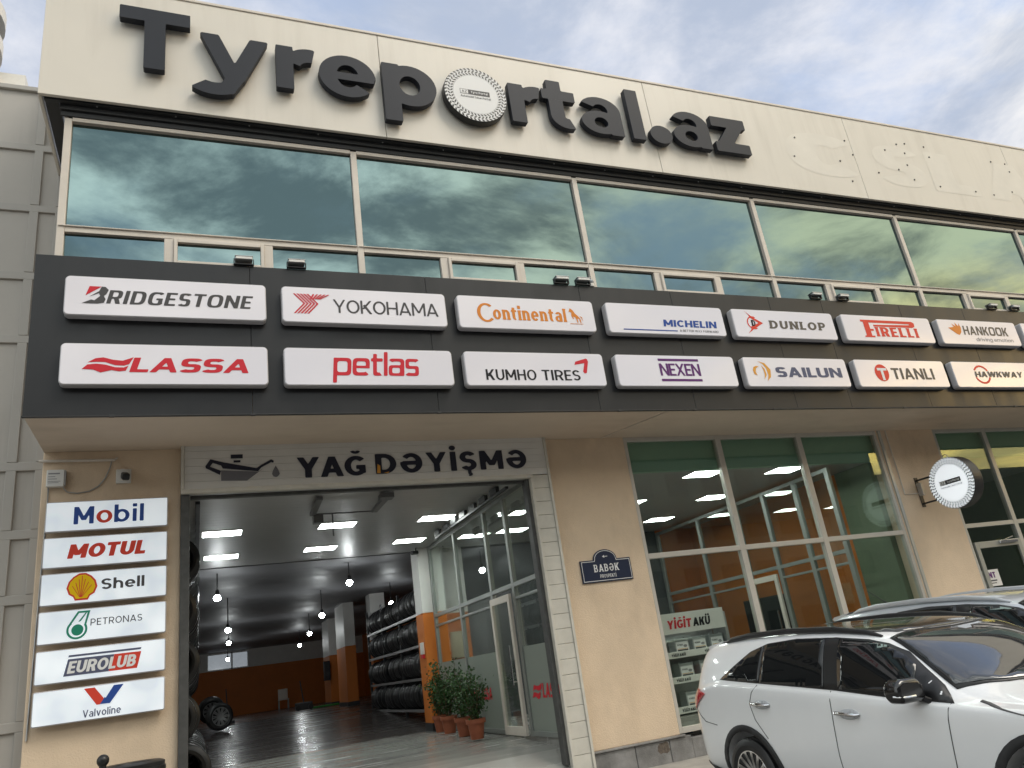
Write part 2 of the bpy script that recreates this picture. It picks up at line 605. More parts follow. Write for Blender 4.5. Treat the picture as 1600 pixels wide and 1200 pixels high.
def glyph(ch, t, h, n, wf, sf):
    """polygons and advance width of one character, cap height 1"""
    P = []
    base = {'Ğ': 'G', 'İ': 'I', 'Ş': 'S', 'Ü': 'U'}.get(ch, ch)
    w = WID.get(base, t / wf) * wf

    def stem(x, y0=0, y1=1, lo=True, hi=True):
        P.append(rect(x, y0, x + t, y1))
        if sf:
            if lo:
                P.append(rect(x - sf, y0, x + t + sf, y0 + h * .75))
            if hi:
                P.append(rect(x - sf, y1 - h * .75, x + t + (sf if lo else 0), y1))

    def R(*a, **k):
        P.extend(ring(*a, n=n, **k))
    c = base
    ry = (1 + h) / 4
    if c == 'A':
        P += [par(0, 0, (w - t) / 2, 1, t), par(w - t, 0, (w - t) / 2, 1, t), rect(w * .2, .2, w * .8, .2 + h)]
        if sf:
            P += [rect(-sf, 0, t + sf, h * .7), rect(w - t - sf, 0, w + sf, h * .7)]
    elif c == 'B':
        stem(0)
        for cy, rr, ww in ((1 - ry, ry, w * .94), (ry, ry, w)):
            R(ww - rr * 1.05, cy, rr * 1.05, rr, t, h, a0=-92, a1=92)
            P.append(rect(t * .5, cy + rr - h, ww - rr, cy + rr))
            P.append(rect(t * .5, cy - rr, ww - rr, cy - rr + h))
    elif c == 'C':
        R(w * .55, .5, w * .55, .5, t, h, a0=42, a1=318)
    elif c == 'D':
        stem(0)
        rx = w * .58
        R(w - rx, .5, rx, .5, t, h, a0=-92, a1=92)
        P += [rect(t * .5, 0, w - rx, h), rect(t * .5, 1 - h, w - rx, 1)]
    elif c in 'EF':
        stem(0)
        P += [rect(t * .5, 1 - h, w, 1), rect(t * .5, .5 - h / 2, w * .9, .5 + h / 2)]
        if c == 'E':
            P.append(rect(t * .5, 0, w, h))
    elif c == 'G':
        R(w * .55, .5, w * .55, .5, t, h, a0=42, a1=330)
        P += [rect(w - t, .12, w, .53), rect(w * .55, .53 - h, w, .53)]
    elif c == 'H':
        stem(0)
        stem(w - t)
        P.append(rect(t * .5, .5 - h / 2, w - t * .5, .5 + h / 2))
    elif c == 'I':
        stem(0)
    elif c == 'J':
        P.append(rect(w - t, .3, w, 1))
        R(w / 2, .3, w / 2, .3, t, h, a0=180, a1=362)
    elif c == 'K':
        stem(0)
        k = t * 1.15
        P += [par(t * .6, .36, w - k, 1, k), [(t + .02, .62), (t + .02 + k * .8, .72), (w, 0), (w - k * 1.1, 0)]]
        if sf:
            P += [rect(w - k - sf, 0, w + sf, h * .7), rect(w - k - sf, 1 - h * .7, w + sf, 1)]
    elif c == 'L':
        stem(0)
        P.append(rect(t * .5, 0, w, h))
    elif c == 'M':
        P += [rect(0, 0, t, 1), rect(w - t, 0, w, 1), par((w - t) / 2, .22, 0, 1, t), par((w - t) / 2, .22, w - t, 1, t)]
    elif c == 'N':
        stem(0)
        stem(w - t)
        P.append(par(w - t, 0, 0, 1, t))
    elif c == 'O':
        R(w / 2, .5, w / 2, .5, t, h)
    elif c in 'PR':
        stem(0)
        rr = .33 if c == 'P' else .32
        R(w - rr * 1.05, 1 - rr, rr * 1.05, rr, t, h, a0=-92, a1=92)
        P += [rect(t * .5, 1 - h, w - rr, 1), rect(t * .5, 1 - 2 * rr, w - rr, 1 - 2 * rr + h)]
        if c == 'R':
            P.append(par(w - t * 1.12, 0, w * .42, 1 - 2 * rr + h * .5, t * 1.12))
    elif c == 'S':
        R(w / 2, 1 - ry, w / 2, ry, t, h, a0=25, a1=272)
        R(w / 2, ry, w / 2, ry, t, h, a0=-155, a1=92)
    elif c == 'T':
        stem((w - t) / 2, hi=False)
        P.append(rect(0, 1 - h, w, 1))
    elif c == 'U':
        P += [rect(0, .36, t, 1), rect(w - t, .36, w, 1)]
        R(w / 2, .37, w / 2, .37, t, h, a0=178, a1=362)
    elif c == 'V':
        P += [par((w - t) / 2, 0, 0, 1, t), par((w - t) / 2, 0, w - t, 1, t)]
    elif c == 'W':
        q = (w - t) / 4
        P += [par(q, 0, 0, 1, t), par(q, 0, 2 * q, 1, t), par(3 * q, 0, 2 * q, 1, t), par(3 * q, 0, 4 * q, 1, t)]
    elif c == 'X':
        P += [par(0, 0, w - t, 1, t), par(w - t, 0, 0, 1, t)]
    elif c == 'Y':
        P += [rect((w - t) / 2, 0, (w + t) / 2, .45), par((w - t) / 2, .4, 0, 1, t), par((w - t) / 2, .4, w - t, 1, t)]
    elif c == 'Z':
        P += [rect(0, 0, w, h), rect(0, 1 - h, w, 1), par(0, h * .5, w - t * 1.25, 1 - h * .5, t * 1.25)]
    elif c == 'Ə':
        R(w / 2, .5, w / 2, .5, t, h, a0=-180, a1=140)
        P.append(rect(t * .4, .5 - h * .5, w - t * .4, .5 + h * .5))
        P.append(rect(0, .42, t, .56))
    elif c == 'a':
        r1 = XH * .36
        R(w * .5, XH - r1, w * .5, r1, t, h * .9, a0=-5, a1=152)
        P.append(rect(w - t, 0, w, XH - r1))
        R(w * .47, XH * .31, w * .47, XH * .31, t * .95, h * .8)
    elif c in 'bdpqg':
        R(w / 2, XH / 2, w / 2, XH / 2, t, h)
        if c == 'b':
            stem(0, 0, 1.03)
        elif c == 'd':
            stem(w - t, 0, 1.03)
        elif c == 'p':
            stem(0, -.3, XH)
        else:
            stem(w - t, -.18 if c == 'g' else -.3, XH)
            if c == 'g':
                R(w / 2, -.1, w / 2, .18, t, h * .9, a0=190, a1=362)
    elif c == 'c':
        R(w * .55, XH / 2, w * .55, XH / 2, t, h, a0=42, a1=318)
    elif c == 'e':
        R(w / 2, XH / 2, w / 2, XH / 2, t, h, a0=-1, a1=318)
        P.append(rect(t * .4, XH / 2 - h * .42, w - .02, XH / 2 + h * .34))
    elif c == 'ə':
        R(w / 2, XH / 2, w / 2, XH / 2, t, h, a0=-180, a1=140)
        P.append(rect(.02, XH / 2 - h * .4, w - t * .4, XH / 2 + h * .4))
    elif c == 'f':
        P += [rect(w * .2, 0, w * .2 + t, .8), rect(0, XH - h * .9, w, XH)]
        R(w * .2 + .25, .78, .25, .25, t, h, a0=88, a1=182)
    elif c in 'hnmru':
        if c == 'u':
            stem(w - t, 0, XH)
            P.append(rect(0, .3, t, XH))
            R(w / 2, .31, w / 2, .31, t, h, a0=178, a1=362)
        else:
            stem(0, 0, 1.03 if c == 'h' else XH)
            if c == 'r':
                R(t * .35 + w * .75, XH * .5, w * .75, XH * .5, t, h * 1.15, a0=78, a1=160)
            else:
                k = 2 if c == 'm' else 1
                hw = (w - t) / k + t
                for q in range(k):
                    x0 = q * (w - t) / k
                    R(x0 + hw / 2, XH - hw * .5, hw / 2, hw * .5, t, h, a0=-2, a1=170)
                    stem(x0 + hw - t, 0, XH - hw * .5 + .02, hi=False)
    elif c == 'i':
        stem(0, 0, XH)
        P.append(rect(-.01, XH + .11, t + .01, XH + .11 + t * 1.02))
    elif c == 'j':
        stem(0, -.2, XH)
        P.append(rect(0, XH + .1, t, XH + .1 + t))
    elif c == 'k':
        stem(0, 0, 1.03)
        P += [par(t * .6, .25, w - t * 1.2, XH, t * 1.2), par(w - t * 1.2, 0, t * .7, XH * .6, t * 1.1)]
    elif c == 'l':
        stem(0, 0, 1.03)
    elif c == 'o':
        R(w / 2, XH / 2, w / 2, XH / 2, t, h)
    elif c == 's':
        rr = (XH + h * .9) / 4
        R(w / 2, XH - rr, w / 2, rr, t * .95, h * .9, a0=22, a1=272)
        R(w / 2, rr, w / 2, rr, t * .95, h * .9, a0=-158, a1=92)
    elif c == 't':
        P += [rect(w * .18, .22, w * .18 + t, .94), rect(0, XH - h, w, XH)]
        R(w * .18 + .24, .24, .24, .24, t, h, a0=178, a1=290)
    elif c in 'vy':
        P += [par((w - t) / 2, 0, 0, XH, t), par((w - t) / 2, 0, w - t, XH, t)]
        if c == 'y':
            P.append(par((w - t) / 2 - .11, -.24, (w - t) / 2, .02, t))
            P.extend(ring(.15, -.0, .31, .28, t, h, 222, 312))
    elif c == 'w':
        q = (w - t) / 4
        P += [par(q, 0, 0, XH, t), par(q, 0, 2 * q, XH, t), par(3 * q, 0, 2 * q, XH, t), par(3 * q, 0, 4 * q, XH, t)]
    elif c == 'x':
        P += [par(0, 0, w - t, XH, t), par(w - t, 0, 0, XH, t)]
    elif c == 'z':
        P += [rect(0, 0, w, h), rect(0, XH - h, w, XH), par(0, h * .5, w - t * 1.25, XH - h * .5, t * 1.25)]
    elif c == '.':
        P.append(ell(t * .5, t * .55, t * .62, t * .62))
    elif c == '-':
        w = .4
        P.append(rect(0, .38, w, .38 + h))
    if ch == 'Ğ':
        P += ring(w * .55, 1.30, .2, .2, t * .6, h * .65, 200, 340)
    elif ch == 'İ':
        P.append(ell(t / 2, 1.2, t * .56, t * .56))
    elif ch == 'Ü':
        P += [ell(w * .28, 1.17, t * .5, t * .5), ell(w * .72, 1.17, t * .5, t * .5)]
    elif ch == 'Ş':
        P += [rect(w * .42, -.2, w * .42 + t * .6, .02)] + ring(w * .5, -.2, .13, .1, t * .5, h * .5, -110, 90)
    return P, w


def outlines(P, res):
    """union of polygons -> list of closed outlines (signed distance field, contour at zero)"""
    xs = [p[0] for q in P for p in q]
    ys = [p[1] for q in P for p in q]
    st = 1.0 / res
    x0, y0 = min(xs) - 2.3 * st, min(ys) - 2.3 * st
    nx, ny = int((max(xs) - x0) / st) + 4, int((max(ys) - y0) / st) + 4
    gx, gy = np.meshgrid(x0 + st * np.arange(nx), y0 + st * np.arange(ny))
    D = np.full(gx.shape, 1e9)
    for q in P:
        a = np.array(q)
        b = np.roll(a, -1, 0)
        d2 = np.full(gx.shape, 1e9)
        ins = np.zeros(gx.shape, bool)
        for (ax, ay), (bx, by) in zip(a, b):
            ex, ey = bx - ax, by - ay
            L = ex * ex + ey * ey
            if L < 1e-12:
                continue
            tt = np.clip(((gx - ax) * ex + (gy - ay) * ey) / L, 0, 1)
            d2 = np.minimum(d2, (gx - ax - tt * ex) ** 2 + (gy - ay - tt * ey) ** 2)
            if ay != by:
                c = ((ay > gy) != (by > gy)) & (gx < (bx - ax) * (gy - ay) / (by - ay) + ax)
                ins ^= c
        d = np.sqrt(d2)
        D = np.minimum(D, np.where(ins, -d, d))
    D = np.where(np.abs(D) < 1e-6, 1e-6, D)
    nxt = {}

    def ip(i, j, k, l):
        a, b = D[j, i], D[l, k]
        f = a / (a - b)
        return (x0 + st * (i + (k - i) * f), y0 + st * (j + (l - j) * f))
    sg = D < 0
    mixed = np.argwhere((sg[:-1, :-1] != sg[1:, :-1]) | (sg[:-1, :-1] != sg[:-1, 1:]) | (sg[:-1, :-1] != sg[1:, 1:]))
    pts = {}
    for j, i in mixed:
        i, j = int(i), int(j)
        cs = [(i, j), (i + 1, j), (i + 1, j + 1), (i, j + 1)]
        s = [bool(sg[b, a]) for a, b in cs]
        ents, exits = [], []
        for k in range(4):
            m = (k + 1) % 4
            if s[k] != s[m]:
                key = (min(cs[k], cs[m]), max(cs[k], cs[m]))
                if key not in pts:
                    pts[key] = ip(*key[0], *key[1])
                (exits if s[k] else ents).append((k, key))
        # walking with the inside on the left: from inside->outside crossing to outside->inside crossing
        for k, key in exits:
            best = min(ents, key=lambda e: (k - e[0]) % 4 if len(ents) > 1 else 0)
            nxt[key] = best[1] if key not in nxt else nxt[key]
    loops = []
    seen = set()
    for k0 in list(nxt):
        if k0 in seen:
            continue
        lp = []
        k = k0
        while k not in seen and k in nxt:
            seen.add(k)
            lp.append(pts[k])
            k = nxt[k]
        if len(lp) >= 4:
            loops.append(simplify(lp, st * 0.07))
    return loops


def simplify(lp, eps):
    a = [Vector((*p, 0)) for p in lp]

    def dp(i, j):
        if j <= i + 1:
            return []
        A, B = a[i], a[j]
        d = B - A
        L = d.length
        best, bi = -1, i
        for k in range(i + 1, j):
            e = a[k] - A
            q = abs(d.x * e.y - d.y * e.x) / L if L > 1e-9 else e.length
            if q > best:
                best, bi = q, k
        if best < eps:
            return []
        return dp(i, bi) + [bi] + dp(bi, j)
    n = len(a)
    far = max(range(n), key=lambda k: (a[k] - a[0]).length)
    a2 = a + [a[0]]
    a = a2
    idx = [0] + dp(0, far) + [far] + dp(far, n)
    return [(a[i].x, a[i].y) for i in idx]


GC = {}


def text_loops(txt, t=.2, h=None, n=2.0, wf=1.0, sf=0.0, sp=.1, res=26):
    """list of per-glyph outline sets, total width"""
    h = h or t * .85
    x = 0
    res_ = []
    for ch in txt:
        if ch == ' ':
            x += .3 * wf
            continue
        key = (ch, t, h, n, wf, sf, res)
        if key not in GC:
            P, w = glyph(ch, t, h, n, wf, sf)
            GC[key] = (outlines(P, res), w)
        lo, w = GC[key]
        x += sf
        res_.append([[(a + x, b) for a, b in lp] for lp in lo])
        x += w + sp + sf
    return res_, x - sp


def area(lp):
    return sum(a[0] * b[1] - b[0] * a[1] for a, b in zip(lp, lp[1:] + lp[:1])) / 2


def inside(p, poly):
    r = False
    for (ax, ay), (bx, by) in zip(poly, poly[1:] + poly[:1]):
        if (ay > p[1]) != (by > p[1]) and p[0] < (bx - ax) * (p[1] - ay) / (by - ay) + ax:
            r = not r
    return r


def flat(mb, loops, fr, depth=None):
    """fill outlines on frame fr=(origin,u,v); sides back along depth"""
    o, u, v = (Vector(q) for q in fr)
    loops = [lp for lp in loops if abs(area(lp)) > 1e-7]
    if not loops:
        return
    outer = [lp for lp in loops if area(lp) > 0]
    holes = [lp for lp in loops if area(lp) < 0]
    if len(outer) > 1:
        for q in outer:
            flat(mb, [q] + [hh for hh in holes if inside(hh[0], q)], fr, depth)
        return
    lps = [[Vector((a, b, 0)) for a, b in lp] for lp in loops]
    tri = geometry.tessellate_polygon(lps)
    allp = [p for lp in lps for p in lp]
    i = len(mb.v)
    mb.v += [tuple(o + u * p.x + v * p.y) for p in allp]
    nrm = u.cross(v)
    for a, b, c in tri:
        A, B, C = allp[a], allp[b], allp[c]
        if abs((B - A).cross(C - A).z) < 1e-12:
            continue
        if (B - A).cross(C - A).z < 0:
            a, c = c, a
        mb.f.append((i + a, i + b, i + c))
    if depth:
        d = Vector(depth)
        k = i
        for lp in lps:
            m = len(lp)
            j = len(mb.v)
            mb.v += [tuple(o + u * p.x + v * p.y + d) for p in lp]
            for q in range(m):
                r = (q + 1) % m
                mb.f.append((k + q, j + q, j + r, k + r))
            k += m


def raw_build(mb, name, m, parent=None, local=False):
    me = bpy.data.meshes.new(name)
    me.from_pydata(mb.v, [], mb.f)
    me.validate()
    me.materials.append(m)
    o = bpy.data.objects.new(name, me)
    COL.objects.link(o)
    link(o, parent, local)
    return o


class Face:
    """a flat sign face: local coordinates 0..1 across and up"""

    def __init__(s, o, u, v, parent, local=False):
        s.o, s.u, s.v, s.parent, s.local = Vector(o), Vector(u), Vector(v), parent, local
        s.nrm = s.u.cross(s.v).normalized()

    def frame(s, lift=.003):
        return s.o + s.nrm * lift, s.u, s.v

    def text(s, txt, x0, y0, x1, y1, m, shear=0.0, name='lettering', lift=.003, **k):
        """fit txt so its cap height fills y0..y1 and its width x0..x1"""
        gl, w = text_loops(txt, **k)
        mb = MB()
        fr = s.frame(lift)
        ext = abs(shear) * (y1 - y0) * s.v.length / s.u.length
        sx = (x1 - x0 - ext) / w
        for lps in gl:
            flat(mb, [[(x0 + a * sx + shear * b * (y1 - y0) * s.v.length / s.u.length, y0 + b * (y1 - y0)) for a, b in lp] for lp in lps], fr)
        return raw_build(mb, name, m, s.parent, s.local)

    def shape(s, polys, m, name='emblem', lift=.003):
        mb = MB()
        for i, lp in enumerate(polys):
            if isinstance(lp[0], tuple) and isinstance(lp[0][0], tuple):
                flat(mb, list(lp), s.frame(lift + i * .0004))
            else:
                flat(mb, [lp], s.frame(lift + i * .0004))
        return raw_build(mb, name, m, s.parent, s.local)

# ------------------------------------------------------------------ ground
struct(MB().quad((-600, -600, 0), (600, -600, 0), (600, 600, 0), (-600, 600, 0)).build('road', M_ASPH))
pv = MB().box(-60, 8.3, -.2, 60, 10.46, .07)
struct(pv.build('pavement', M_PAVE, bevel=.015))

# ------------------------------------------------------------------ shop building
FL = 0.60          # shop floor
CE = 4.34          # shop ceiling
GLX = 21.0         # how far the front runs
bld = thing('shop_building', 'long two storey tyre shop with cream fascia, dark sign band and mirrored upper windows', 'building', (5, 10.5, 0))
for a, c in ((-1.74, -.18), (4.99, 6.46), (12.0, 13.51), (18.6, GLX)):
    MB().box(a, 10.5, .39, c, 10.78, 4.88).build('wall_pier', M_PLASTER, bld, bevel=.012)
x = -1.74
for x0, x1 in ((-1.74, -.18), (4.99, 5.66), (5.668, 6.22), (6.228, 6.6), (12.0, 12.6), (12.61, 13.51), (18.6, GLX)):
    MB().box(x0, 10.44, 0, x1, 10.6, .37).build('plinth', M_STONE, bld, bevel=.01)
MB().box(6.61, 10.46, 0, 12.0, 10.6, .33).build('plinth', M_STONE, bld, bevel=.01)
MB().box(13.51, 10.46, 0, 18.6, 10.6, .18).build('plinth', M_STONE, bld, bevel=.01)
pf = Face((0, 10.4385, 0), (1, 0, 0), (0, 0, 1), bld)
pf.shape([[(6.02, .30), (6.06, .345), (6.12, .34), (6.17, .355), (6.205, .32), (6.20, .27), (6.22, .235), (6.16, .20), (6.10, .215), (6.05, .205), (6.01, .25)]], mat('chipped_stone', (0.13, 0.105, 0.085), 0.9, var=0.5, scale=25), 'chipped_patch', .001)
MB().box(4.96, 10.41, .371, 6.5, 10.5, .395).build('plinth_cap', M_STONE, bld, bevel=.006)
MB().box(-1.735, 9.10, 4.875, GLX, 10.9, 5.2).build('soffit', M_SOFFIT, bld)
MB().bar((6.55, 9.12, 4.868), (6.05, 10.48, 4.868), .012, .012).build('soffit_joint', M_FRAME, bld)

# sign band: composite panels with thin joints
b = MB()
joints = [-1.735, .62, 2.93, 5.32, 6.95, 8.9, 10.05, 11.9, 13.55, 15.9, 18.2, GLX]
for a, c in zip(joints, joints[1:]):
    for z0, z1 in ((4.86, 6.85),):
        b.box(a + .002, 9.083, z0, c - .002, 9.12, z1)
bandp = b.build('sign_band', M_BAND, bld, bevel=.003, seg=1)
MB().box(-1.73, 9.121, 5.21, GLX - .01, 9.165, 6.83).build('band_core', M_DARK, bld)
MB().box(-1.74, 9.075, 4.845, GLX, 9.13, 4.859).build('band_edge_trim', M_DARK, bld)
for x in (-.9, .6, 2.9, 5.6, 6.9, 8.4, 11.2, 14):
    MB().box(x, 9.07, 4.835, x + .05, 9.11, 4.862).build('band_clip', M_DARK, bld)

# fascia
f = MB()
fj = [-1.85, 2.56, 7.31, 11.98, 16.64, GLX]
for a, c in zip(fj, fj[1:]):
    f.box(a + .004, 8.99, 9.085, c - .004, 9.04, 11.0)
f.box(-1.85, 9.045, 9.085, -1.81, 11.6, 11.0)
f.build('fascia', M_FASCIA, bld, bevel=.006)
MB().box(-1.80, 9.041, 9.095, GLX - .01, 9.06, 10.97).build('fascia_joint_backing', M_DARK, bld)
MB().box(-1.86, 8.975, 11.002, GLX, 11.6, 11.05).build('coping', M_FRAME, bld, bevel=.008)
e = MB()
e.box(-1.79, 9.065, 9.075, GLX - .02, 9.125, 9.14)
e.box(-1.62, 9.126, 9.00, GLX - .02, 9.16, 9.13)
e.box(-1.61, 9.161, 8.925, GLX - .02, 9.19, 9.12)
e.box(-1.79, 9.126, 9.10, -1.63, 11.5, 9.16)
e.build('eave', M_DARK, bld, bevel=.006)
sc_ = MB()
for k in range(24):
    MB().sphere((-1.2 + k * .93, 9.1, 9.073), .012, 6, 4).build('eave_screw', M_STEEL, bld)
# dark sheet painted as the dim upper room behind the mirrored glass
MB().box(-1.58, 9.32, 6.6, GLX, 9.36, 9.1).build('dim_room_sheet', mat('dim_room', (0.035, 0.045, 0.045), 0.9, var=0.3, scale=0.8), bld)
MB().box(-1.58, 9.29, 4.9, -1.545, 11.5, 9.10).build('side_wall', M_FRAME, bld)

bays = [q * .979 for q in (-1.55, 2.135, 5.79, 9.45, 13.03, 16.65, 20.3)]
HZ, TZ, BZ = 8.90, 7.267, 6.72      # head, transom, bottom
for i, (a, c) in enumerate(zip(bays, bays[1:])):
    m = MB()
    m.box(a - .045, 9.17, BZ, a + .04, 9.27, HZ)
    if i == len(bays) - 2:
        m.box(c - .04, 9.17, BZ, c + .045, 9.27, HZ)
    m.box(a + .041, 9.172, HZ - .04, c - .046, 9.27, HZ + .02)
    m.box(a + .041, 9.174, TZ - .035, c - .046, 9.27, TZ + .035)
    m.box(a - .03, 9.152, TZ + .037, c - .05, 9.20, TZ + .053)
    r1, r2, r3, r4 = a + 1.135, a + 1.245, a + 2.33, a + 2.44
    m.box(r1, 9.176, BZ + .01, r2, 9.27, TZ - .036)
    m.box(r3, 9.176, BZ + .01, r4, 9.27, TZ - .036)
    fr = m.build('window', M_FRAME, bld, bevel=.006)
    cm = MB()
    for q in ((r2 + .002, 6.87, r2 + .045, TZ - .038), (r3 - .045, 6.87, r3 - .002, TZ - .038), (r2 + .046, TZ - .09, r3 - .046, TZ - .038), (r2 + .046, 6.87, r3 - .046, 6.915)):
        cm.box(q[0], 9.145, q[1], q[2], 9.20, q[3])
    cm.build('casement', M_FRAME, fr, bevel=.006)
    for x0, x1, z0, z1, y in ((a + .035, c - .04, TZ + .03, HZ - .03, 9.225), (a + .035, r1 + .01, BZ, TZ - .03, 9.225), (r2, r3, BZ + .05, TZ - .03, 9.20), (r4 - .01, c - .04, BZ, TZ - .03, 9.225)):
        gp = MB().box(-(x1 - x0) / 2, 0, -(z1 - z0) / 2, (x1 - x0) / 2, .012, (z1 - z0) / 2).build('pane', PANE_TOP, fr)
        gp.location = ((x0 + x1) / 2, y, (z0 + z1) / 2)
        gp.rotation_euler = (radians(random.uniform(-.5, .5)), 0, radians(random.uniform(-.22, .22)))

# ghost of the removed letters on the fascia, with their fixing holes
gf = Face((0, 8.989, 0), (1, 0, 0), (0, 0, 1), bld)
gh = MB()
for ch, x0, x1, t in (('C', 10.25, 12.0, .3), ('S', 12.5, 13.85, .28), ('L', 14.0, 15.35, .28), ('A', 15.65, 17.3, .3)):
    gl, wd = text_loops(ch, t=t, h=t * .9, n=2.4)
    for lps in gl:
        flat(gh, [[(x0 + q * (x1 - x0) / wd, 9.50 + r * .98) for q, r in lp] for lp in lps], gf.frame(.0015))
raw_build(gh, 'ghost_lettering', M_GHOST, bld)
ho = MB()
for x, z in ((10.55, 10.3), (11.85, 10.42), (10.4, 9.85), (11.55, 9.9), (11.95, 10.1), (11.7, 9.45), (12.5, 9.75), (12.9, 10.35), (13.3, 10.55), (13.55, 10.6), (13.45, 10.35), (13.4, 10.05), (13.1, 9.9), (13.45, 9.7), (14.1, 10.6), (14.15, 10.35), (14.15, 9.62), (15.2, 9.62), (16.1, 10.5), (16.55, 10.5), (15.75, 9.6), (16.4, 9.75), (16.6, 10.3), (17.1, 9.5)):
    MB().lathe([(.001, 0), (.018, 0), (.018, -.012), (.001, -.012)], (x, 8.99, z), 'y', 8).build('fixing_hole', M_BLACK, bld)

# garage door: header of white siding, jambs, guides
M_HEADER = mat('header_board', (0.72, 0.71, 0.68), 0.35, var=0.05, scale=3)
hd = MB()
for k in range(6):
    z0 = 4.30 + k * .1015
    hd.box(-.14, 10.395, z0, 4.96, 10.43, z0 + .0995)
hd.build('door_header', M_HEADER, bld, bevel=.002)
hf = MB()
hf.box(-.18, 10.37, 4.245, 4.70, 10.46, 4.298)
hf.box(-.18, 10.375, 4.91, 5.0, 10.46, 4.945)
hf.box(-.182, 10.372, 4.30, -.142, 10.46, 4.908)
hf.box(4.962, 10.372, .2, 5.0, 10.46, 4.908)
hf.box(4.66, 10.371, .2, 4.70, 10.46, 4.243)
hf.build('door_frame', M_SLAT, bld, bevel=.005)
jb = MB()
for k in range(20):
    z0 = .2 + k * .2045
    jb.box(4.703, 10.392 + random.uniform(0, .004), z0, 4.96, 10.44, z0 + .199)
jb.build('door_jamb', M_SLAT, bld, bevel=.004)
gd = MB()
gd.box(-.18, 10.42, .3, -.075, 10.62, 4.24)
gd.box(4.60, 10.45, .3, 4.655, 10.60, 4.24)
gd.box(-.07, 10.5, 4.20, 4.6, 10.58, 4.243)
gd.build('door_guide', mat('guide_rubber', (0.07, 0.07, 0.068), 0.6, var=0.3, scale=8), bld, bevel=.006)
HF = Face((0, 10.388, 0), (1, 0, 0), (0, 0, 1), bld)
HF.text('YAĞ', 1.26, 4.39, 2.19, 4.675, M_NAVYTXT, t=.235, h=.2, sp=.03)
HF.text('DƏYİŞMƏ', 2.33, 4.40, 4.64, 4.69, M_NAVYTXT, t=.225, h=.2, sp=.14)
HF.shape([[(.11, 4.60), (.17, 4.69), (.34, 4.64), (.74, 4.55), (.80, 4.59), (.93, 4.665), (.965, 4.64), (.955, 4.615), (.93, 4.625), (.80, 4.555), (.76, 4.505), (.32, 4.56), (.30, 4.60), (.20, 4.64), (.165, 4.59), (.30, 4.53), (.285, 4.475), (.115, 4.57)],
          [(.42, 4.69), (.57, 4.69), (.57, 4.745), (.42, 4.745)], [(.455, 4.635), (.54, 4.635), (.54, 4.665), (.455, 4.665)]], M_NAVYTXT, 'oil_can_outline')
HF.shape([[(.30, 4.395), (.62, 4.385), (.83, 4.545), (.76, 4.50), (.30, 4.535)],
          [(.985, 4.575), (1.02, 4.51), (1.035, 4.46), (1.01, 4.425), (.985, 4.415), (.955, 4.425), (.935, 4.46), (.95, 4.51)]], M_GREYTXT, 'oil_can_emblem')
HF.shape([[(2.345, 4.41), (2.395, 4.41), (2.395, 4.52), (2.36, 4.545)], [(2.44, 4.41), (2.50, 4.405), (2.52, 4.43)]], V_AMBER, 'peeled_patch', lift=.0045)

# shop windows (three lights over three) and the glazing right of the pier
for (xs, z0) in (((6.46, 8.33, 10.105, 12.0), .40), ((13.51, 14.965, 16.75, 18.6), .25)):
    fm = MB()
    n = len(xs)
    for k, x in enumerate(xs):
        hw = .055 if 0 < k < n - 1 else .03
        cx = x + (.03 if k == 0 else -.03 if k == n - 1 else 0)
        fm.box(cx - hw, 10.505, z0, cx + hw, 10.60, 4.876)
    for k in range(n - 1):
        a = xs[k] + (.061 if k == 0 else .056)
        c = xs[k + 1] - (.061 if k == n - 2 else .056)
        for z, hh in ((4.84, .035), (2.94, .04), (z0 + .04, .04)):
            fm.box(a, 10.508, z - hh, c, 10.597, z + hh)
    wf_ = fm.build('shop_window', M_ALU if z0 < .3 else mat('warm_alu', (0.56, 0.53, 0.48), 0.4, metal=0.15, var=0.06), bld, bevel=.005)
    for k in range(n - 1):
        for zz in ((z0 + .06, 2.92), (2.96, 4.82)):
            MB().box(xs[k] + .03, 10.545, zz[0], xs[k + 1] - .03, 10.557, zz[1]).build('pane', PANE_SHOP, wf_)
gs = MB().box(12.03, 10.47, .4, 12.09, 10.5, 4.87).build('window_reveal', M_ALU, bld)

M_PALU0 = mat('entrance_alu', (0.36, 0.37, 0.34), 0.4, metal=0.3, var=0.06)
# entrance door in the right-hand glazing
dr = MB()
for q in ((13.62, .33, 13.72, 2.62), (14.80, .33, 14.90, 2.62), (13.721, 2.50, 14.799, 2.62), (13.721, .33, 14.799, .45)):
    dr.box(q[0], 10.49, q[1], q[2], 10.535, q[3])
dro = dr.build('entrance_door', M_PALU0, bld, bevel=.004)
MB().box(14.25, 10.44, 2.555, 14.75, 10.488, 2.605).bar((14.3, 10.43, 2.60), (14.62, 10.43, 2.66), .03, .015).build('door_closer', M_CHROME, dro, bevel=.004)

# interior shell
fm_ = MB()
prf = [(8.2, .075), (10.3, .20), (11.0, .47), (11.6, .53), (13.0, .575), (14.5, .60), (17.15, .60)]
for (y0, z0), (y1, z1) in zip(prf[1:], prf[2:]):
    fm_.quad((-.6, y0, z0), (4.8, y0, z0), (4.8, y1, z1), (-.6, y1, z1))
struct(fm_.build('floor', M_FLOOR))
struct(MB().quad((-.9, 8.2, .075), (5.0, 8.2, .075), (5.0, 10.3, .20), (-.9, 10.3, .20)).build('ramp', M_PAVE))
struct(MB().box(4.8, 10.6, FL - .2, 19, 17.15, FL).build('floor', M_FLOOR))
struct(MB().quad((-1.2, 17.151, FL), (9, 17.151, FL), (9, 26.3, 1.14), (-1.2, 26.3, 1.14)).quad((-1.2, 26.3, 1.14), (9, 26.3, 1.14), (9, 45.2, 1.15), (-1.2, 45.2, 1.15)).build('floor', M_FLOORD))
cl = MB()
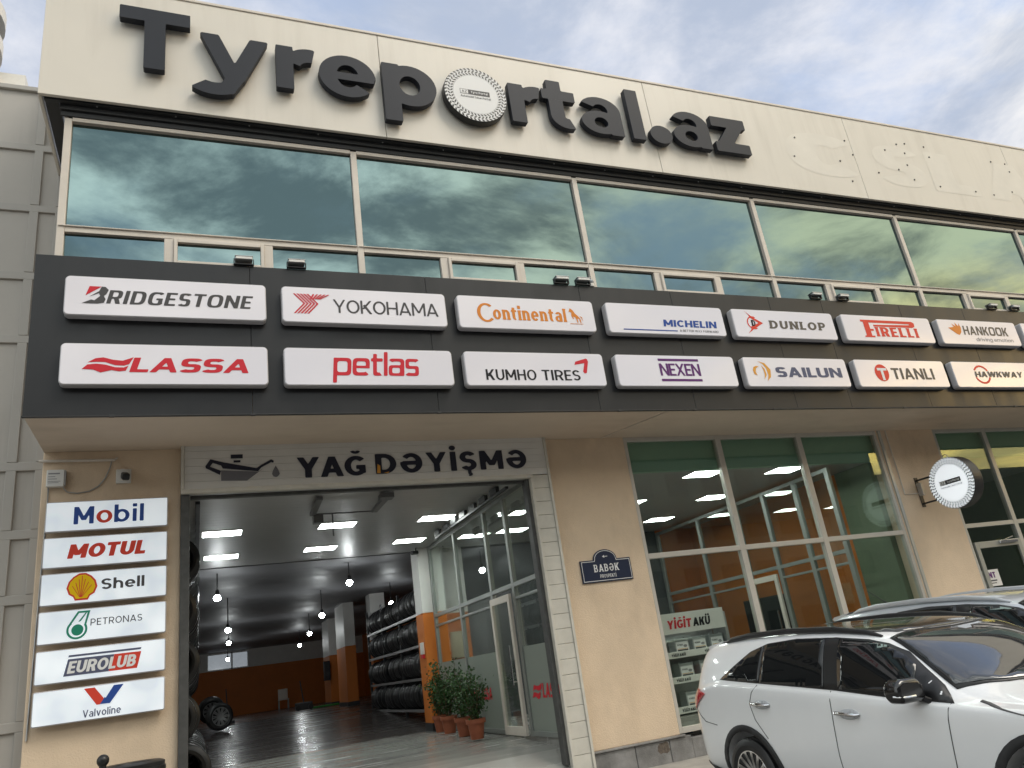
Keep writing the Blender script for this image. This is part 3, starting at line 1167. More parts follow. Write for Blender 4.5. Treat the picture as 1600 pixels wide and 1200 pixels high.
for k in range(33):
    cl.box(-.6, 10.8 + k * .193, CE, 4.79, 10.8 + k * .193 + .187, CE + .02)
cl.box(-.6, 10.8, CE + .03, 19, 17.15, CE + .06)
cl.build('front_ceiling', M_CEIL, bld)
MB().box(4.8, 10.8, CE, 19, 17.1, CE + .02).build('shop_ceiling', M_CEIL, bld)
MB().box(4.99, 10.66, CE - .02, 18.6, 10.75, 4.95).build('bulkhead', mat('green_film', (0.27, 0.45, 0.34), 0.5), bld)
MB().box(-.18, 10.64, CE + .021, 4.99, 10.75, 4.95).build('lintel', M_WHITE, bld)
bc = MB()
for k in range(28):
    bc.box(-1.2, 17.16 + k, CE - .02, 9, 17.16 + k + .994, CE + .03)
bc.build('back_ceiling', M_CEILB, bld)
lw = MB().box(-.85, 10.79, .4, -.6, 45, 4.6)
lw.build('hall_wall', M_WHITE, bld)
MB().box(-.6, 45.0, 1.1, 9, 45.2, 3.42).box(8.6, 17.6, .5, 8.75, 45, 4.4).build('back_wall', M_ORANGE, bld)
MB().box(-.6, 45.0, 3.425, 9, 45.2, 4.6).build('back_wall_band', M_WHITE, bld)
MB().box(5.1, 16.95, FL, 5.62, 17.14, 2.9).build('shop_wall', M_ORANGE, bld)
MB().box(5.1, 16.95, 2.901, 5.62, 17.14, CE).build('shop_wall', M_WHITE, bld)
MB().box(5.621, 16.98, FL, 10.84, 17.14, CE).build('shop_wall', mat('dark_wall', (0.055, 0.058, 0.06), 0.5, var=0.2), bld)
MB().box(10.841, 16.95, FL, 19, 17.14, CE).build('shop_wall', M_ORANGE, bld)
MB().box(11.9, 11.7, FL, 12.05, 16.94, CE).build('shop_wall', M_ORANGE, bld)
MB().box(11.89, 10.79, FL, 12.06, 11.69, CE).box(18.62, 10.79, FL, 18.75, 17, CE).box(13.4, 14.8, FL, 18.6, 14.9, CE).build('shop_side_wall', mat('green_grey_wall', (0.17, 0.215, 0.135), 0.6, var=0.25, scale=0.8), bld)
for x0, y0, x1, y1, zf in ((4.52, 16.72, 5.08, 17.3, FL), (4.49, 26.5, 4.84, 28.2, 1.1), (4.80, 32.0, 5.14, 33.6, 1.1), (5.0, 24.6, 5.47, 25.2, 1.0)):
    c = MB().box(x0, y0, zf, x1, y1, 2.95).build('column', M_ORANGE, bld, bevel=.01)
    MB().box(x0 + .001, y0 + .001, 2.951, x1 - .001, y1 - .001, 4.4).build('column_upper', M_WHITE, c, bevel=.01)
    MB().box(x0 - .012, y0 - .012, zf, x1 + .012, y1 + .012, zf + .16).build('skirting', M_DARK, c)
# strip window high in the back wall
bw = MB()
for x in (.55, 1.72, 1.75, 2.52):
    bw.box(x, 44.93, 3.43, x + .05, 44.99, 4.25)
bw.box(.601, 44.93, 4.2, 2.52, 44.99, 4.25).box(.601, 44.93, 3.43, 2.52, 44.99, 3.48)
bwo = bw.build('back_window', M_ALU, bld)
MB().box(.6, 44.95, 3.48, 2.52, 44.96, 4.2).build('pane', mat('lit_glass', (0.25, 0.27, 0.28), 0.15, var=0.4, scale=2, emit=(0.5, 0.55, 0.6), estr=0.35), bwo)

# overhead door track, opener rail
for x, lab in ((4.39, 'dark horizontal garage door track under the ceiling beside the glass partition'), (.02, 'dark horizontal garage door track under the ceiling on the tyre rack side')):
    tr = MB()
    for k in range(7):
        y = 11.1 + k * .55
        tr.box(x - .03, y, CE - .125, x + .03, y + .3, CE - .03)
    tr.bar((x, 10.7, CE - .15), (x, 14.7, CE - .15), .05, .035)
    tag(tr.build('door_track', M_DARK), lab, 'door track', 'garage door tracks')
op = MB()
op.bar((1.66, 11.2, CE - .05), (1.70, 12.3, CE - .05), .09, .05).bar((2.68, 11.2, CE - .05), (2.68, 12.3, CE - .05), .09, .05)
op.bar((1.70, 12.25, CE - .06), (2.66, 12.25, CE - .06), .02, .02)
op.box(1.7, 12.2, CE - .2, 1.85, 12.35, CE - .08)
op.tube([(2.0, 12.25, CE - .07), (2.0, 12.25, CE - .42)], .012, 6)
op.box(2.55, 11.15, CE - .1, 2.75, 11.35, CE - .03)
tag(op.build('door_opener', mat('opener_grey', (0.12, 0.12, 0.12), 0.5)), 'dark garage door opener bracket with hanging pull rod under the ceiling slats', 'door opener')

# ceiling panel lights
pl0 = thing('ceiling_light', 'square ceiling panel light nearest the header in the left row of the hall', 'ceiling light', (.4, 13.57, CE), 'ceiling panel lights')
MB().box(.1, 13.36, CE - .012, .7, 13.78, CE - .003).build('diffuser', M_PANEL, pl0)
MB().box(.08, 13.34, CE - .010, .099, 13.80, CE - .001).box(.701, 13.34, CE - .010, .72, 13.80, CE - .001).box(.1, 13.34, CE - .010, .7, 13.359, CE - .001).box(.1, 13.781, CE - .010, .7, 13.80, CE - .001).build('frame', M_WHITE, pl0)
rows = {13.57: 'front row', 15.85: 'second row', 11.0: 'row behind the window head', 13.15: 'middle row', 15.25: 'back row'}
for x, y, lab in ((.45, 15.86, 'left ceiling panel light of the second row in the hall, above the tyre racks'), (2.28, 13.5, 'middle ceiling panel light of the first row in the hall, by the opener'),
                  (2.30, 15.75, 'middle ceiling panel light of the second row in the hall'), (4.05, 13.42, 'ceiling panel light of the first row beside the door track'),
                  (4.08, 15.6, 'ceiling panel light of the second row beside the glass partition'),
                  (6.27, 11.05, 'ceiling panel light cut off by the pier, first row of the showroom'), (8.28, 11.05, 'ceiling panel light in the first pane of the showroom, front row'),
                  (10.1, 11.05, 'ceiling panel light across the second mullion of the showroom, front row'), (7.95, 13.18, 'ceiling panel light at the pier edge, middle row of the showroom'),
                  (9.98, 13.15, 'ceiling panel light across the first mullion of the showroom, middle row'), (9.95, 15.3, 'ceiling panel light low in the first showroom pane, back row'),
                  (7.95, 15.3, 'ceiling panel light seen through the partition, back row beyond the door'), (6.27, 15.3, 'ceiling panel light seen through the partition, back row by the electric box'),
                  (6.27, 13.2, 'ceiling panel light seen through the partition, middle row above the door')):
    dup(pl0, (x - .4, y - 13.57, 0), lab)

# pendant lamps in the hall
def pendant(i, x, y, z, lab):
    t = thing('pendant_lamp', lab, 'lamp', (x, y, z), 'pendant lamps in the back hall')
    MB().tube([(x, y, z + .16), (x, y, CE - .02)], .012, 6).build('cord', M_BLACK, t)
    MB().lathe([(.001, z + .17), (.03, z + .17), (.05, z + .07), (.04, z + .07), (.001, z + .08)], (x, y, 0), 'z', 14).build('cap', M_BLACK, t, smooth=True)
    MB().sphere((x, y, z + .01), .07, 14, 9, .9).build('bulb', M_BULB, t, smooth=True)


for i, q in enumerate(((.42, 17.8, 3.80, 'glowing pendant lamp on a cord left in the hall, closest to the door'), (.78, 22.2, 3.49, 'second glowing pendant lamp in the left line of the hall'),
                       (1.04, 29, 3.63, 'third glowing pendant lamp in the left line of the hall'), (1.31, 38, 3.56, 'last glowing pendant lamp of the left line, before the back window'),
                       (3.2, 17.8, 3.86, 'largest glowing pendant lamp right of the hall centre'), (3.22, 22.4, 3.62, 'second glowing pendant lamp in the right line of the hall'),
                       (3.71, 29, 3.63, 'third glowing pendant lamp in the right line, left of the columns'), (4.17, 36, 3.67, 'farthest glowing pendant lamp of the right line, low over the orange wall'),
                       (5.13, 22.2, 3.72, 'glowing pendant lamp above the tall tyre rack'))):
    pendant(i, *q)

# ------------------------------------------------------------------ glass partition between hall and showroom
M_PALU = mat('partition_alu', (0.27, 0.285, 0.27), 0.4, metal=0.3, var=0.06)


def partition(x, ys, z0, zt, zc, lab, doors, frost, film_text):
    t = thing('glass_partition', lab, 'partition', (x, (ys[0] + ys[-1]) / 2, z0))
    f = MB()
    for k, y in enumerate(ys):
        f.box(x - .035, y - .05, z0, x + .035, y + .05, zc)
    for a, c in zip(ys, ys[1:]):
        for z in (zc - .04, zt, z0 + .04):
            if z == z0 + .04 and (a, c) in doors:
                continue
            f.box(x - .033, a + .051, z - .035, x + .033, c - .051, z + .035)
        if (a, c) not in doors:
            f.box(x - .03, a + .051, zt - .23, x + .03, c - .051, zt - .19)
    f.build('frame', M_PALU, t, bevel=.004)
    for a, c in zip(ys, ys[1:]):
        MB().box(x - .006, a + .03, zt, x + .006, c - .03, zc - .05).build('pane', PANE_IN, t)
        if (a, c) not in doors:
            MB().box(x - .006, a + .03, z0 + .05, x + .006, c - .03, zt).build('pane', PANE_IN, t)
            if frost:
                MB().box(x - .012, a + .052, z0 + .08, x - .0065, c - .052, 1.9).build('frosted_film', M_FROST, t)
    for (a, c) in doors:
        d = MB()
        dx = -.08
        zt2 = zt - .12
        for q in ((a + .06, z0 + .01, a + .15, zt2), (c - .15, z0 + .01, c - .06, zt2)):
            d.box(x + dx - .025, q[0], q[1], x + dx + .025, q[2], q[3])
        d.box(x + dx - .024, a + .151, zt2 - .11, x + dx + .024, c - .151, zt2).box(x + dx - .024, a + .151, z0 + .01, x + dx + .024, c - .151, z0 + .14)
        do = d.build('door', M_FRAME, t, bevel=.004)
        MB().box(x + dx - .005, a + .15, z0 + .1, x + dx + .005, c - .15, zt2 - .1).build('pane', PANE_IN, do)
        MB().tube([(x + dx - .07, a + .2, z0 + .75), (x + dx - .07, a + .2, z0 + 1.35)], .014, 8).bar((x + dx - .07, a + .2, z0 + .8), (x + dx - .02, a + .14, z0 + .8), .015, .015).build('handle', M_CHROME, do)
    return t


pt = partition(4.79, (10.82, 11.93, 12.97, 14.8, 16.66), FL, 2.86, CE, 'tall aluminium and glass partition with frosted lower panes and an open door beside the potted plants', [(11.93, 12.97)], True, True)
for yy, x0s in ((11.34, 'LASSA'), (14.30, 'LASSA')):
    ff = Face((4.775, yy, 1.14), (0, -1, 0), (0, 0, 1), pt)
    ff.text(x0s, .0, 0, .74, .20, V_RED, shear=.18, t=.26, h=.2, n=3, wf=1.25, sp=.08)
    ff.shape([[(-.36, .09), (-.29, .19), (-.20, .17), (-.10, .17), (.02, .21), (-.04, .11), (-.14, .10), (-.22, .12), (-.29, .12)], [(-.40, .0), (-.34, .08), (-.26, .08), (-.16, .06), (-.06, .09), (-.10, .0), (-.18, -.02), (-.27, .02), (-.34, .01)]], V_RED, 'wave_emblem')
pt2 = partition(10.85, (10.82, 11.75, 12.7, 13.65, 15.1, 16.9), FL, 2.75, CE - .06, 'aluminium and glass partition with a glazed door inside the showroom, orange wall behind it', [(12.7, 13.65)], False, False)

# ------------------------------------------------------------------ neighbouring facade of grey panels
nb = thing('neighbour_building', 'grey beige panelled wall adjoining the shop on its outer side', 'building', (-6, 10.8, 0))
MB().box(-14, 10.75, 0, -1.745, 11.2, 10.52).build('wall', M_NEIGH, nb)
MB().box(-14, 10.70, 10.521, -1.75, 11.25, 10.60).build('coping', M_NEIGHRAIL, nb, bevel=.01)
rl = MB()
zs = [.9, 1.76, 3.15, 3.92, 4.77, 6.5, 7.44, 8.51, 9.53]
for z in zs:
    rl.box(-14, 10.715, z - .055, -1.75, 10.75, z + .055)
for zz in zip([0] + zs, zs + [10.52]):
    for x in (-2.11, -1.80, -3.6, -5.2, -6.8):
        rl.box(x - .055, 10.71, zz[0] + .056, x + .055, 10.75, zz[1] - .056)
rl.build('cladding_rail', M_NEIGHRAIL, nb, bevel=.006)

# distant tower at the top corner of the picture
tw = thing('apartment_tower', 'white high-rise with rounded balconies and dark openings far behind the grey wall', 'tower', (-19, 60, 0))
tb = MB()
for k in range(20):
    z0 = k * 3.1
    tb.lathe([(.01, z0), (4.6, z0), (4.6, z0 + 1.25), (4.4, z0 + 1.25), (4.4, z0 + .3), (.01, z0 + .3)], (-20.0, 61, 0), 'z', 36)
tb.build('balcony', M_WHITE, tw)
MB().lathe([(.01, 0), (3.6, 0), (3.6, 62), (.01, 62)], (-20.0, 61, 0), 'z', 30).build('wall', M_DARK, tw)
s2 = MB()
for k in range(18):
    s2.box(-16, 62.2, k * 3.1 + .85, -13.75, 66, k * 3.1 + 2.0)
s2.box(-15.9, 62.6, 0, -15.4, 66, 53)
s2.box(-14.0, 62.3, 0, -13.8, 62.6, 54.4)
s2.build('side_balcony', M_WHITE, tw)
MB().box(-15.4, 63.8, 0, -13.9, 66, 52).build('window_wall', M_DARK, tw)

# building across the street, seen only in reflections
ob = thing('street_building', 'low pale building across the road, mirrored in the shop glass', 'building', (10, -24, 0))
MB().box(-40, -34, 0, 50, -24, 15.5).box(50.01, -33, 0, 110, -24, 11.8).build('wall', mat('far_render', (0.25, 0.235, 0.205), 0.8, var=0.1, scale=0.5), ob)
om = MB()
for k in range(29):
    for z in (1.0, 4.4, 7.8, 11.0):
        om.box(-38.5 + k * 3, -24.01, z, -36.8 + k * 3, -23.9, z + 1.7)
om.build('window', M_DARK, ob)

# ------------------------------------------------------------------ big raised lettering on the fascia
sg = thing('shop_name_sign', 'row of big charcoal raised letters across the cream fascia', 'sign', (4.1, 8.9, 9.6))


def big(ch, x0, x1, t, h, n=2.0):
    gl, wd = text_loops(ch, t=t, h=h, n=n, res=56)
    mb = MB()
    for lps in gl:
        flat(mb, [[(x0 + a * (x1 - x0) / wd, 9.6 + b * 1.01) for a, b in lp] for lp in lps], ((0, 8.85, 0), (1, 0, 0), (0, 0, 1)), (0, .10, 0))
    o = raw_build(mb, 'letter', M_LETTER, sg)
    mo = o.modifiers.new('bevel', 'BEVEL')
    mo.width = .006
    mo.segments = 1
    mo.limit_method = 'ANGLE'
    mo.angle_limit = radians(50)


big('T', -.97, -.10, .195, .215)
big('y', .02, .92, .19, .20)
big('r', 1.02, 1.53, .20, .21)
big('e', 1.61, 2.44, .20, .175)
big('p', 2.54, 3.37, .21, .20)
big('r', 4.58, 5.11, .21, .21)
big('t', 5.17, 5.77, .20, .20)
big('a', 5.84, 6.61, .20, .165)
big('l', 6.78, 7.03, .25, .2)
big('.', 7.18, 7.54, .30, .3)
big('a', 7.63, 8.40, .20, .165)
big('z', 8.49, 9.24, .21, .21)


def tyre_disc(parent, c, u, v, r, dep, prefix_text, emat):
    """round tyre-look emblem: black rim body, silver tread ring, white face, wording. u,v in-plane axes, dep = vector to the back"""
    c, u, v, dep = Vector(c), Vector(u), Vector(v), Vector(dep)
    MB().prism(ell(0, 0, r, r, 56), c, u, v, dep).build('body', M_BLACK, parent, bevel=.012, seg=3)
    nr = -dep.normalized()
    fc = MB()
    flat(fc, [ell(0, 0, r * .985, r * .985, 64), ell(0, 0, r * .72, r * .72, 64)[::-1]], (c + nr * .004, u, v))
    raw_build(fc, 'tread_ring', emat, parent)
    td = MB()
    K = 46
    for j, (ra, rb, sk) in enumerate(((.915, .985, .7), (.825, .895, -.9), (.735, .805, .8))):
        for k in range(K):
            a = 2 * pi * (k + .5 * (j % 2)) / K
            wd = 2 * pi / K * .52
            pts = [(ra, a), (ra, a + wd), (rb, a + wd + sk * wd), (rb, a + sk * wd)]
            td.quad(*[tuple(c + nr * .006 + u * (r * q * cos(b)) + v * (r * q * sin(b))) for q, b in pts])
    raw_build(td, 'tread_pattern', M_BLACK, parent)
    ds = MB()
    flat(ds, [ell(0, 0, r * .715, r * .715, 56)], (c + nr * .005, u, v))
    raw_build(ds, 'face', emat, parent)
    F = Face(c - u * r - v * r + nr * .005, u * (2 * r), v * (2 * r), parent)
    F.shape([rect(.25, .485, .385, .575)], V_GREY, 'badge_frame', .002)
    F.shape([rect(.257, .493, .378, .567)], V_WHITE, 'badge', .003)
    F.shape([rect(.385, .485, .725, .575)], V_GREY, 'badge_bar', .002)
    F.text('AZ', .275, .507, .36, .553, V_GREY, t=.16, res=18, lift=.004)
    F.text('Tyre Portal', .42, .512, .69, .552, V_WHITE, t=.17, res=18, lift=.004)
    F.text('Automobil Təkər Portalı'.replace('ı', 'i'), .25, .425, .73, .462, V_GREY, t=.15, res=16, lift=.003)


em = thing('tyre_emblem', 'round tyre shaped emblem with white face standing in for the letter o', 'sign', (4.0, 8.9, 9.98))
tyre_disc(em, (4.0, 8.83, 9.985), (1, 0, 0), (0, 0, 1), .515, (0, .13, 0), '', V_WHITE)

# ------------------------------------------------------------------ light-box signs on the dark band
def lightbox(name, x0, z0, x1, z1, y, dep, label, group, face_m, edge_m, rad=.055):
    t = thing(name, label, 'sign', ((x0 + x1) / 2, y, z0), group)
    MB().prism(rrect(x0, z0, x1, z1, rad), (0, y + .004, 0), (1, 0, 0), (0, 0, 1), (0, dep, 0)).build('case', edge_m, t, bevel=.012, seg=2)
    MB().prism(rrect(x0 + .012, z0 + .012, x1 - .012, z1 - .012, rad - .01), (0, y, 0), (1, 0, 0), (0, 0, 1), (0, .006, 0)).build('panel', face_m, t)
    return Face((x0, y, z0), (x1 - x0, 0, 0), (0, 0, z1 - z0), t)


GB = 'white signs on the dark band'
YB = 8.955
TOPX = [-1.40, .985, 3.31, 5.64, 7.945, 10.26, 12.575, 14.86]
BOTX = [-1.40, .985, 3.31, 5.63, 7.925, 10.235, 12.545]


def bandsign(x, top, label):
    z0 = 6.02 if top else 5.17
    return lightbox('brand_sign', x, z0, x + (2.2 if x < 0 else 2.16 if x < 3 else 2.12), z0 + .505, YB, .115, label, GB, M_SIGN, M_SIGNEDGE)


F = bandsign(TOPX[0], True, 'white sign with black slanted wordmark and red cornered B, upper row')
F.text('RIDGESTONE', .195, .315, .93, .66, V_GREY, shear=.22, t=.2, h=.14, n=3.2, wf=.92, sp=.12)
F.shape([[(.115, .74), (.172, .74), (.098, .50)]], V_RED)
F.shape([[(.082, .30), (.155, .30), (.185, .33), (.192, .42), (.183, .50), (.195, .55), (.205, .66), (.19, .735), (.172, .74), (.16, .62), (.115, .47), (.16, .57), (.166, .50), (.14, .38), (.125, .40)]], V_GREY, 'initial', .0034)

F = bandsign(TOPX[1], True, 'white sign with red striped arrow mark and dark thin wordmark, upper row')
F.text('YOKOHAMA', .295, .30, .945, .68, V_GREY, t=.135, h=.12, sp=.06)
ch = []
for k in range(5):
    d = k * .019
    ch.append([(.066 + d, .80), (.077 + d, .80), (.134 + d, .53), (.077 + d, .25), (.066 + d, .25), (.123 + d, .53)])
for k in range(5):
    ch.append([(.178 + k * .022, .80), (.189 + k * .022, .80), (.172 + k * .0125, .66), (.161 + k * .0125, .66)])
F.shape(ch, V_RED)

F = bandsign(TOPX[2], True, 'white sign with orange serif wordmark and a small prancing horse, upper row')
F.text('ontinental', .238, .29, .78, .70, V_ORANGE, t=.24, h=.14, sf=.035, sp=.06)
F.shape(ring(.195, .49, .064, .29, .024, .06, 48, 318), V_ORANGE, 'initial')
F.shape([[(.815, .74), (.835, .68), (.848, .58), (.868, .50), (.885, .40), (.888, .28), (.880, .28), (.874, .40), (.862, .42), (.866, .30), (.858, .27), (.853, .38), (.846, .45), (.828, .47), (.836, .40), (.828, .39), (.818, .50), (.822, .60), (.806, .63), (.800, .60)],
         [(.880, .50), (.899, .46), (.902, .33), (.893, .42)], [(.80, .235), (.90, .235), (.90, .25), (.80, .25)]], V_ORANGE)

F = bandsign(TOPX[3], True, 'white sign with blue wordmark, blue line and small tagline, upper row')
F.text('MICHELIN', .455, .27, .925, .50, V_BLUE, shear=.12, t=.24, h=.2, wf=1.05, sp=.09)
F.text('A BETTER WAY FORWARD', .585, .11, .925, .185, V_GREY, t=.13, res=16, sp=.12)
F.shape([rect(.115, .115, .565, .15)], V_BLUE, 'underline')

F = bandsign(TOPX[4], True, 'white sign with red arrowhead roundel and black slab wordmark, upper row')
F.text('DUNLOP', .33, .34, .905, .63, V_BROWN, shear=.1, t=.27, h=.2, sf=.06, wf=1.15, sp=.1)
F.shape([[(.125, .93), (.19, .72), (.278, .52), (.17, .28), (.115, .13), (.155, .30), (.145, .36), (.235, .52), (.165, .70), (.155, .80)]] + ring(.185, .52, .058, .23, .010, .035, 60, 300), V_RED2)
F.shape([rect(.167, .40, .183, .62)] + ring(.183, .51, .022, .11, .012, .045, -90, 90), V_BLACK, 'initial')

F = bandsign(TOPX[5], True, 'white sign with orange red wordmark under a long drawn-out letter top, upper row')
F.text('IRELLI', .335, .20, .82, .56, V_RED2, t=.25, h=.17, sf=.04, sp=.1)
F.shape([[(.205, .16), (.315, .16), (.315, .22), (.285, .22), (.285, .40), (.32, .41), (.32, .48), (.285, .48), (.285, .72), (.74, .72), (.745, .68), (.33, .64), (.33, .58), (.77, .58), (.80, .62), (.805, .76), (.78, .82), (.20, .82), (.20, .75), (.225, .74), (.225, .22), (.205, .21)]], V_RED2, 'initial')

F = bandsign(TOPX[6], True, 'white sign with orange wing mark, dark rounded wordmark and grey tagline, upper row')
F.text('HANKOOK', .29, .40, .87, .76, V_BROWN, shear=.1, t=.2, h=.17, n=4, sp=.1)
F.text('driving emotion', .42, .155, .90, .30, V_LGREY, t=.13, sp=.1, res=18)
F.shape([[(.115, .66), (.19, .70), (.17, .84), (.215, .72), (.215, .88), (.25, .73), (.262, .86), (.275, .68), (.262, .50), (.23, .38), (.20, .42), (.155, .55)]], V_ORANGE)
F = bandsign(TOPX[7], True, 'white sign cut off by the picture edge at the end of the upper row')

F = bandsign(BOTX[0], False, 'white sign with red wavy flag mark and wide red italic wordmark, lower row')
F.text('LASSA', .315, .305, .92, .66, V_RED, shear=.28, t=.27, h=.2, n=3, wf=1.35, sp=.06)
F.shape([[(.125, .53), (.16, .63), (.195, .655), (.24, .60), (.285, .58), (.335, .67), (.315, .50), (.29, .46), (.25, .47), (.205, .54), (.165, .545)],
         [(.10, .37), (.125, .48), (.165, .50), (.205, .48), (.25, .42), (.29, .415), (.312, .46), (.30, .34), (.27, .32), (.235, .35), (.185, .29), (.15, .36)]], V_RED)

F = bandsign(BOTX[1], False, 'white sign with rounded red lowercase wordmark alone in its middle, lower row')
F.text('petlas', .27, .265, .79, .90, V_RED, shear=.08, t=.165, h=.14, n=5, wf=1.12, sp=.05)

F = bandsign(BOTX[2], False, 'white sign with black condensed wordmark and red bent stroke, lower row')
F.text('KUMHO', .135, .17, .485, .48, V_BLACK, t=.15, h=.13, wf=.85, sp=.09)
F.text('TIRES', .525, .17, .805, .48, V_BLACK, t=.15, h=.13, wf=.85, sp=.09)
F.shape([[(.775, .64), (.785, .74), (.868, .84), (.878, .82), (.882, .74), (.858, .40), (.842, .38), (.832, .44), (.852, .70)]], V_RED)

F = bandsign(BOTX[3], False, 'white sign with purple wordmark between two purple bars, lower row')
F.text('NEXEN', .345, .34, .685, .73, V_PURPLE, t=.19, h=.15, wf=1.0, sp=.02)
F.shape([rect(.345, .81, .685, .885), rect(.345, .165, .685, .24)], V_PURPLE, 'bar')

F = bandsign(BOTX[4], False, 'white sign with amber crescent mark and wide slate wordmark, lower row')
F.text('SAILUN', .285, .33, .93, .67, V_SLATE, t=.3, h=.2, n=3, wf=1.35, sp=.1)
F.shape([[(.135, .86), (.195, .80), (.238, .58), (.225, .33), (.185, .19), (.205, .38), (.20, .62), (.175, .77)], [(.16, .24), (.19, .40), (.185, .60), (.16, .72), (.172, .55), (.172, .40)],
         [(.085, .66), (.11, .70), (.135, .68), (.105, .62), (.095, .50), (.105, .38), (.078, .42), (.072, .55)]], V_AMBER)

F = bandsign(BOTX[5], False, 'white sign with orange disc and brown grey wordmark, lower row')
F.text('TIANLI', .375, .29, .845, .70, V_BROWN, t=.2, h=.17, n=4, sp=.09)
F.shape([ell(.268, .52, .074, .31)], V_RED2)
F.shape([rect(.225, .60, .325, .69), rect(.258, .25, .285, .66)], V_WHITE, 'initial', .005)

F = bandsign(BOTX[6], False, 'white sign with broken red ring behind a brown wordmark, lower row at the picture edge')
F.shape(ring(.34, .50, .098, .36, .018, .07, 25, 150) + ring(.34, .50, .098, .36, .018, .07, 200, 340), V_RED2)
F.text('HAWKWAY', .25, .40, .86, .62, V_BROWN, shear=.15, t=.22, h=.2, sp=.06, lift=.006)

# ------------------------------------------------------------------ six lit signs on the left pier
M_LIT = mat('lit_acrylic', (0.80, 0.84, 0.88), 0.35, alt=(0.52, 0.57, 0.64), scale=3.2, detail=1, emit=(0.86, 0.94, 1.0), estr=0.34)
GL = 'lit oil signs on the pier'


def pier(z0, z1, label):
    return lightbox('oil_sign', -1.655, z0, -.325, z1, 10.375, .06, label, GL, M_LIT, M_SIGNEDGE, .022)


F = pier(3.85, 4.215, 'topmost lit sign of the pier stack, blue wordmark with a red o')
F.text('M', .225, .22, .385, .80, V_BLUE, t=.21, sp=.1)
F.text('o', .405, .22, .535, .80, V_RED2, t=.18)
F.text('bil', .55, .22, .795, .80, V_BLUE, t=.18, sp=.14)
F = pier(3.425, 3.785, 'lit pier sign with heavy red slanted wordmark')
F.text('MOTUL', .19, .28, .835, .74, V_RED2, shear=.2, t=.27, h=.23, sp=.06)
F = pier(3.00, 3.365, 'lit pier sign with yellow and red scallop shell')
F.text('Shell', .47, .38, .815, .72, V_GREY, t=.22, h=.17, wf=1.2, sp=.12)
shl = [(.27, .10), (.37, .10), (.385, .22), (.42, .30), (.44, .50), (.425, .70), (.39, .85), (.345, .95), (.295, .95), (.25, .85), (.215, .70), (.20, .50), (.22, .30), (.255, .22)]
F.shape([shl], V_RED2)
F.shape([[(.32 + (a - .32) * .87, .53 + (b - .53) * .87) for a, b in shl]], V_YEL, 'shell', .005)
F.shape([[(.312 + k * .003, .20), (.328 + k * .003 - .012, .20), (.32 + k * .025 + .003, .86 - abs(k) * .10), (.32 + k * .025 - .003, .86 - abs(k) * .10)] for k in (-3, -2, -1, 0, 1, 2, 3)], V_RED2, 'rib', .007)
F = pier(2.575, 2.94, 'lit pier sign with green oil drop mark and thin dark wordmark')
F.text('PETRONAS', .40, .45, .805, .66, V_GREY, t=.13, h=.12, sp=.16)
F.shape(ring(.298, .37, .080, .29, .017, .06, 130, 395) + [[(.2265, .50), (.30, .93), (.395, .93), (.368, .52), (.352, .50), (.374, .87), (.309, .87), (.243, .49)], [(.305, .60), (.36, .88), (.372, .88), (.325, .62)]], V_TEAL)
F.shape([ell(.302, .36, .046, .17)], V_TEAL, 'drop')
F = pier(2.15, 2.51, 'lit pier sign with white lettering in a navy and red slanted block')
F.shape([[(.215, .18), (.555, .18), (.595, .68), (.245, .68)], [(.245, .74), (.80, .74), (.806, .80), (.25, .80)]], V_SLATE, 'block')
F.shape([[(.556, .18), (.775, .18), (.805, .68), (.596, .68)]], V_RED2, 'red_block')
F.text('EUROLUB', .24, .25, .775, .61, V_WHITE, shear=.18, t=.24, h=.2, sp=.07, lift=.006)
F = pier(1.72, 2.085, 'lowest lit sign of the pier stack, red and blue folded V')
F.text('Valvoline', .375, .10, .66, .31, V_SLATE, t=.17, h=.14, sp=.12)
F.shape([[(.375, .93), (.455, .93), (.535, .55), (.50, .42), (.475, .42)]], V_RED2)
F.shape([[(.56, .42), (.535, .55), (.60, .93), (.675, .93), (.575, .42)], [(.50, .425), (.535, .62), (.57, .425)]], V_BLUE, 'blue_fold', .0045)

# ------------------------------------------------------------------ round blade sign on the pier between the glazed bays
rs = thing('round_sign', 'round white blade sign with tyre tread edge on two black brackets', 'sign', (12.6, 9.72, 3.63))
tyre_disc(rs, (12.55, 9.72, 3.63), (0, -1, 0), (0, 0, 1), .46, (.22, 0, 0), '', mat('lit_white', (0.85, 0.86, 0.88), 0.4, emit=(0.9, 0.95, 1.0), estr=0.5))
MB().bar((12.64, 10.5, 3.86), (12.64, 10.08, 3.86), .03, .03).bar((12.64, 10.5, 3.42), (12.64, 10.08, 3.42), .03, .03).box(12.60, 10.485, 3.36, 12.68, 10.4995, 3.92).build('bracket', M_BLACK, rs)
MB().box(12.56, 10.36, 3.56, 12.62, 10.46, 3.80).build('junction_box', M_STEEL, rs, bevel=.01)
MB().tube([(12.64, 9.82, 4.08), (12.64, 9.80, 4.14), (12.64, 9.75, 4.16), (12.64, 9.70, 4.14), (12.64, 9.68, 4.08)], .008, 6).build('eyelet', M_STEEL, rs)
tag(MB().tube([(12.24, 10.485, 4.87), (12.24, 10.485, 3.62), (12.6, 10.485, 3.62)], .014, 6).build('conduit', M_FRAME), 'thin cream cable conduit running down to the round blade sign', 'conduit')

# ------------------------------------------------------------------ street name plate
ss = thing('street_sign', 'navy enamel street name plate with a domed top and white border', 'street sign', (5.72, 10.48, 2.62))


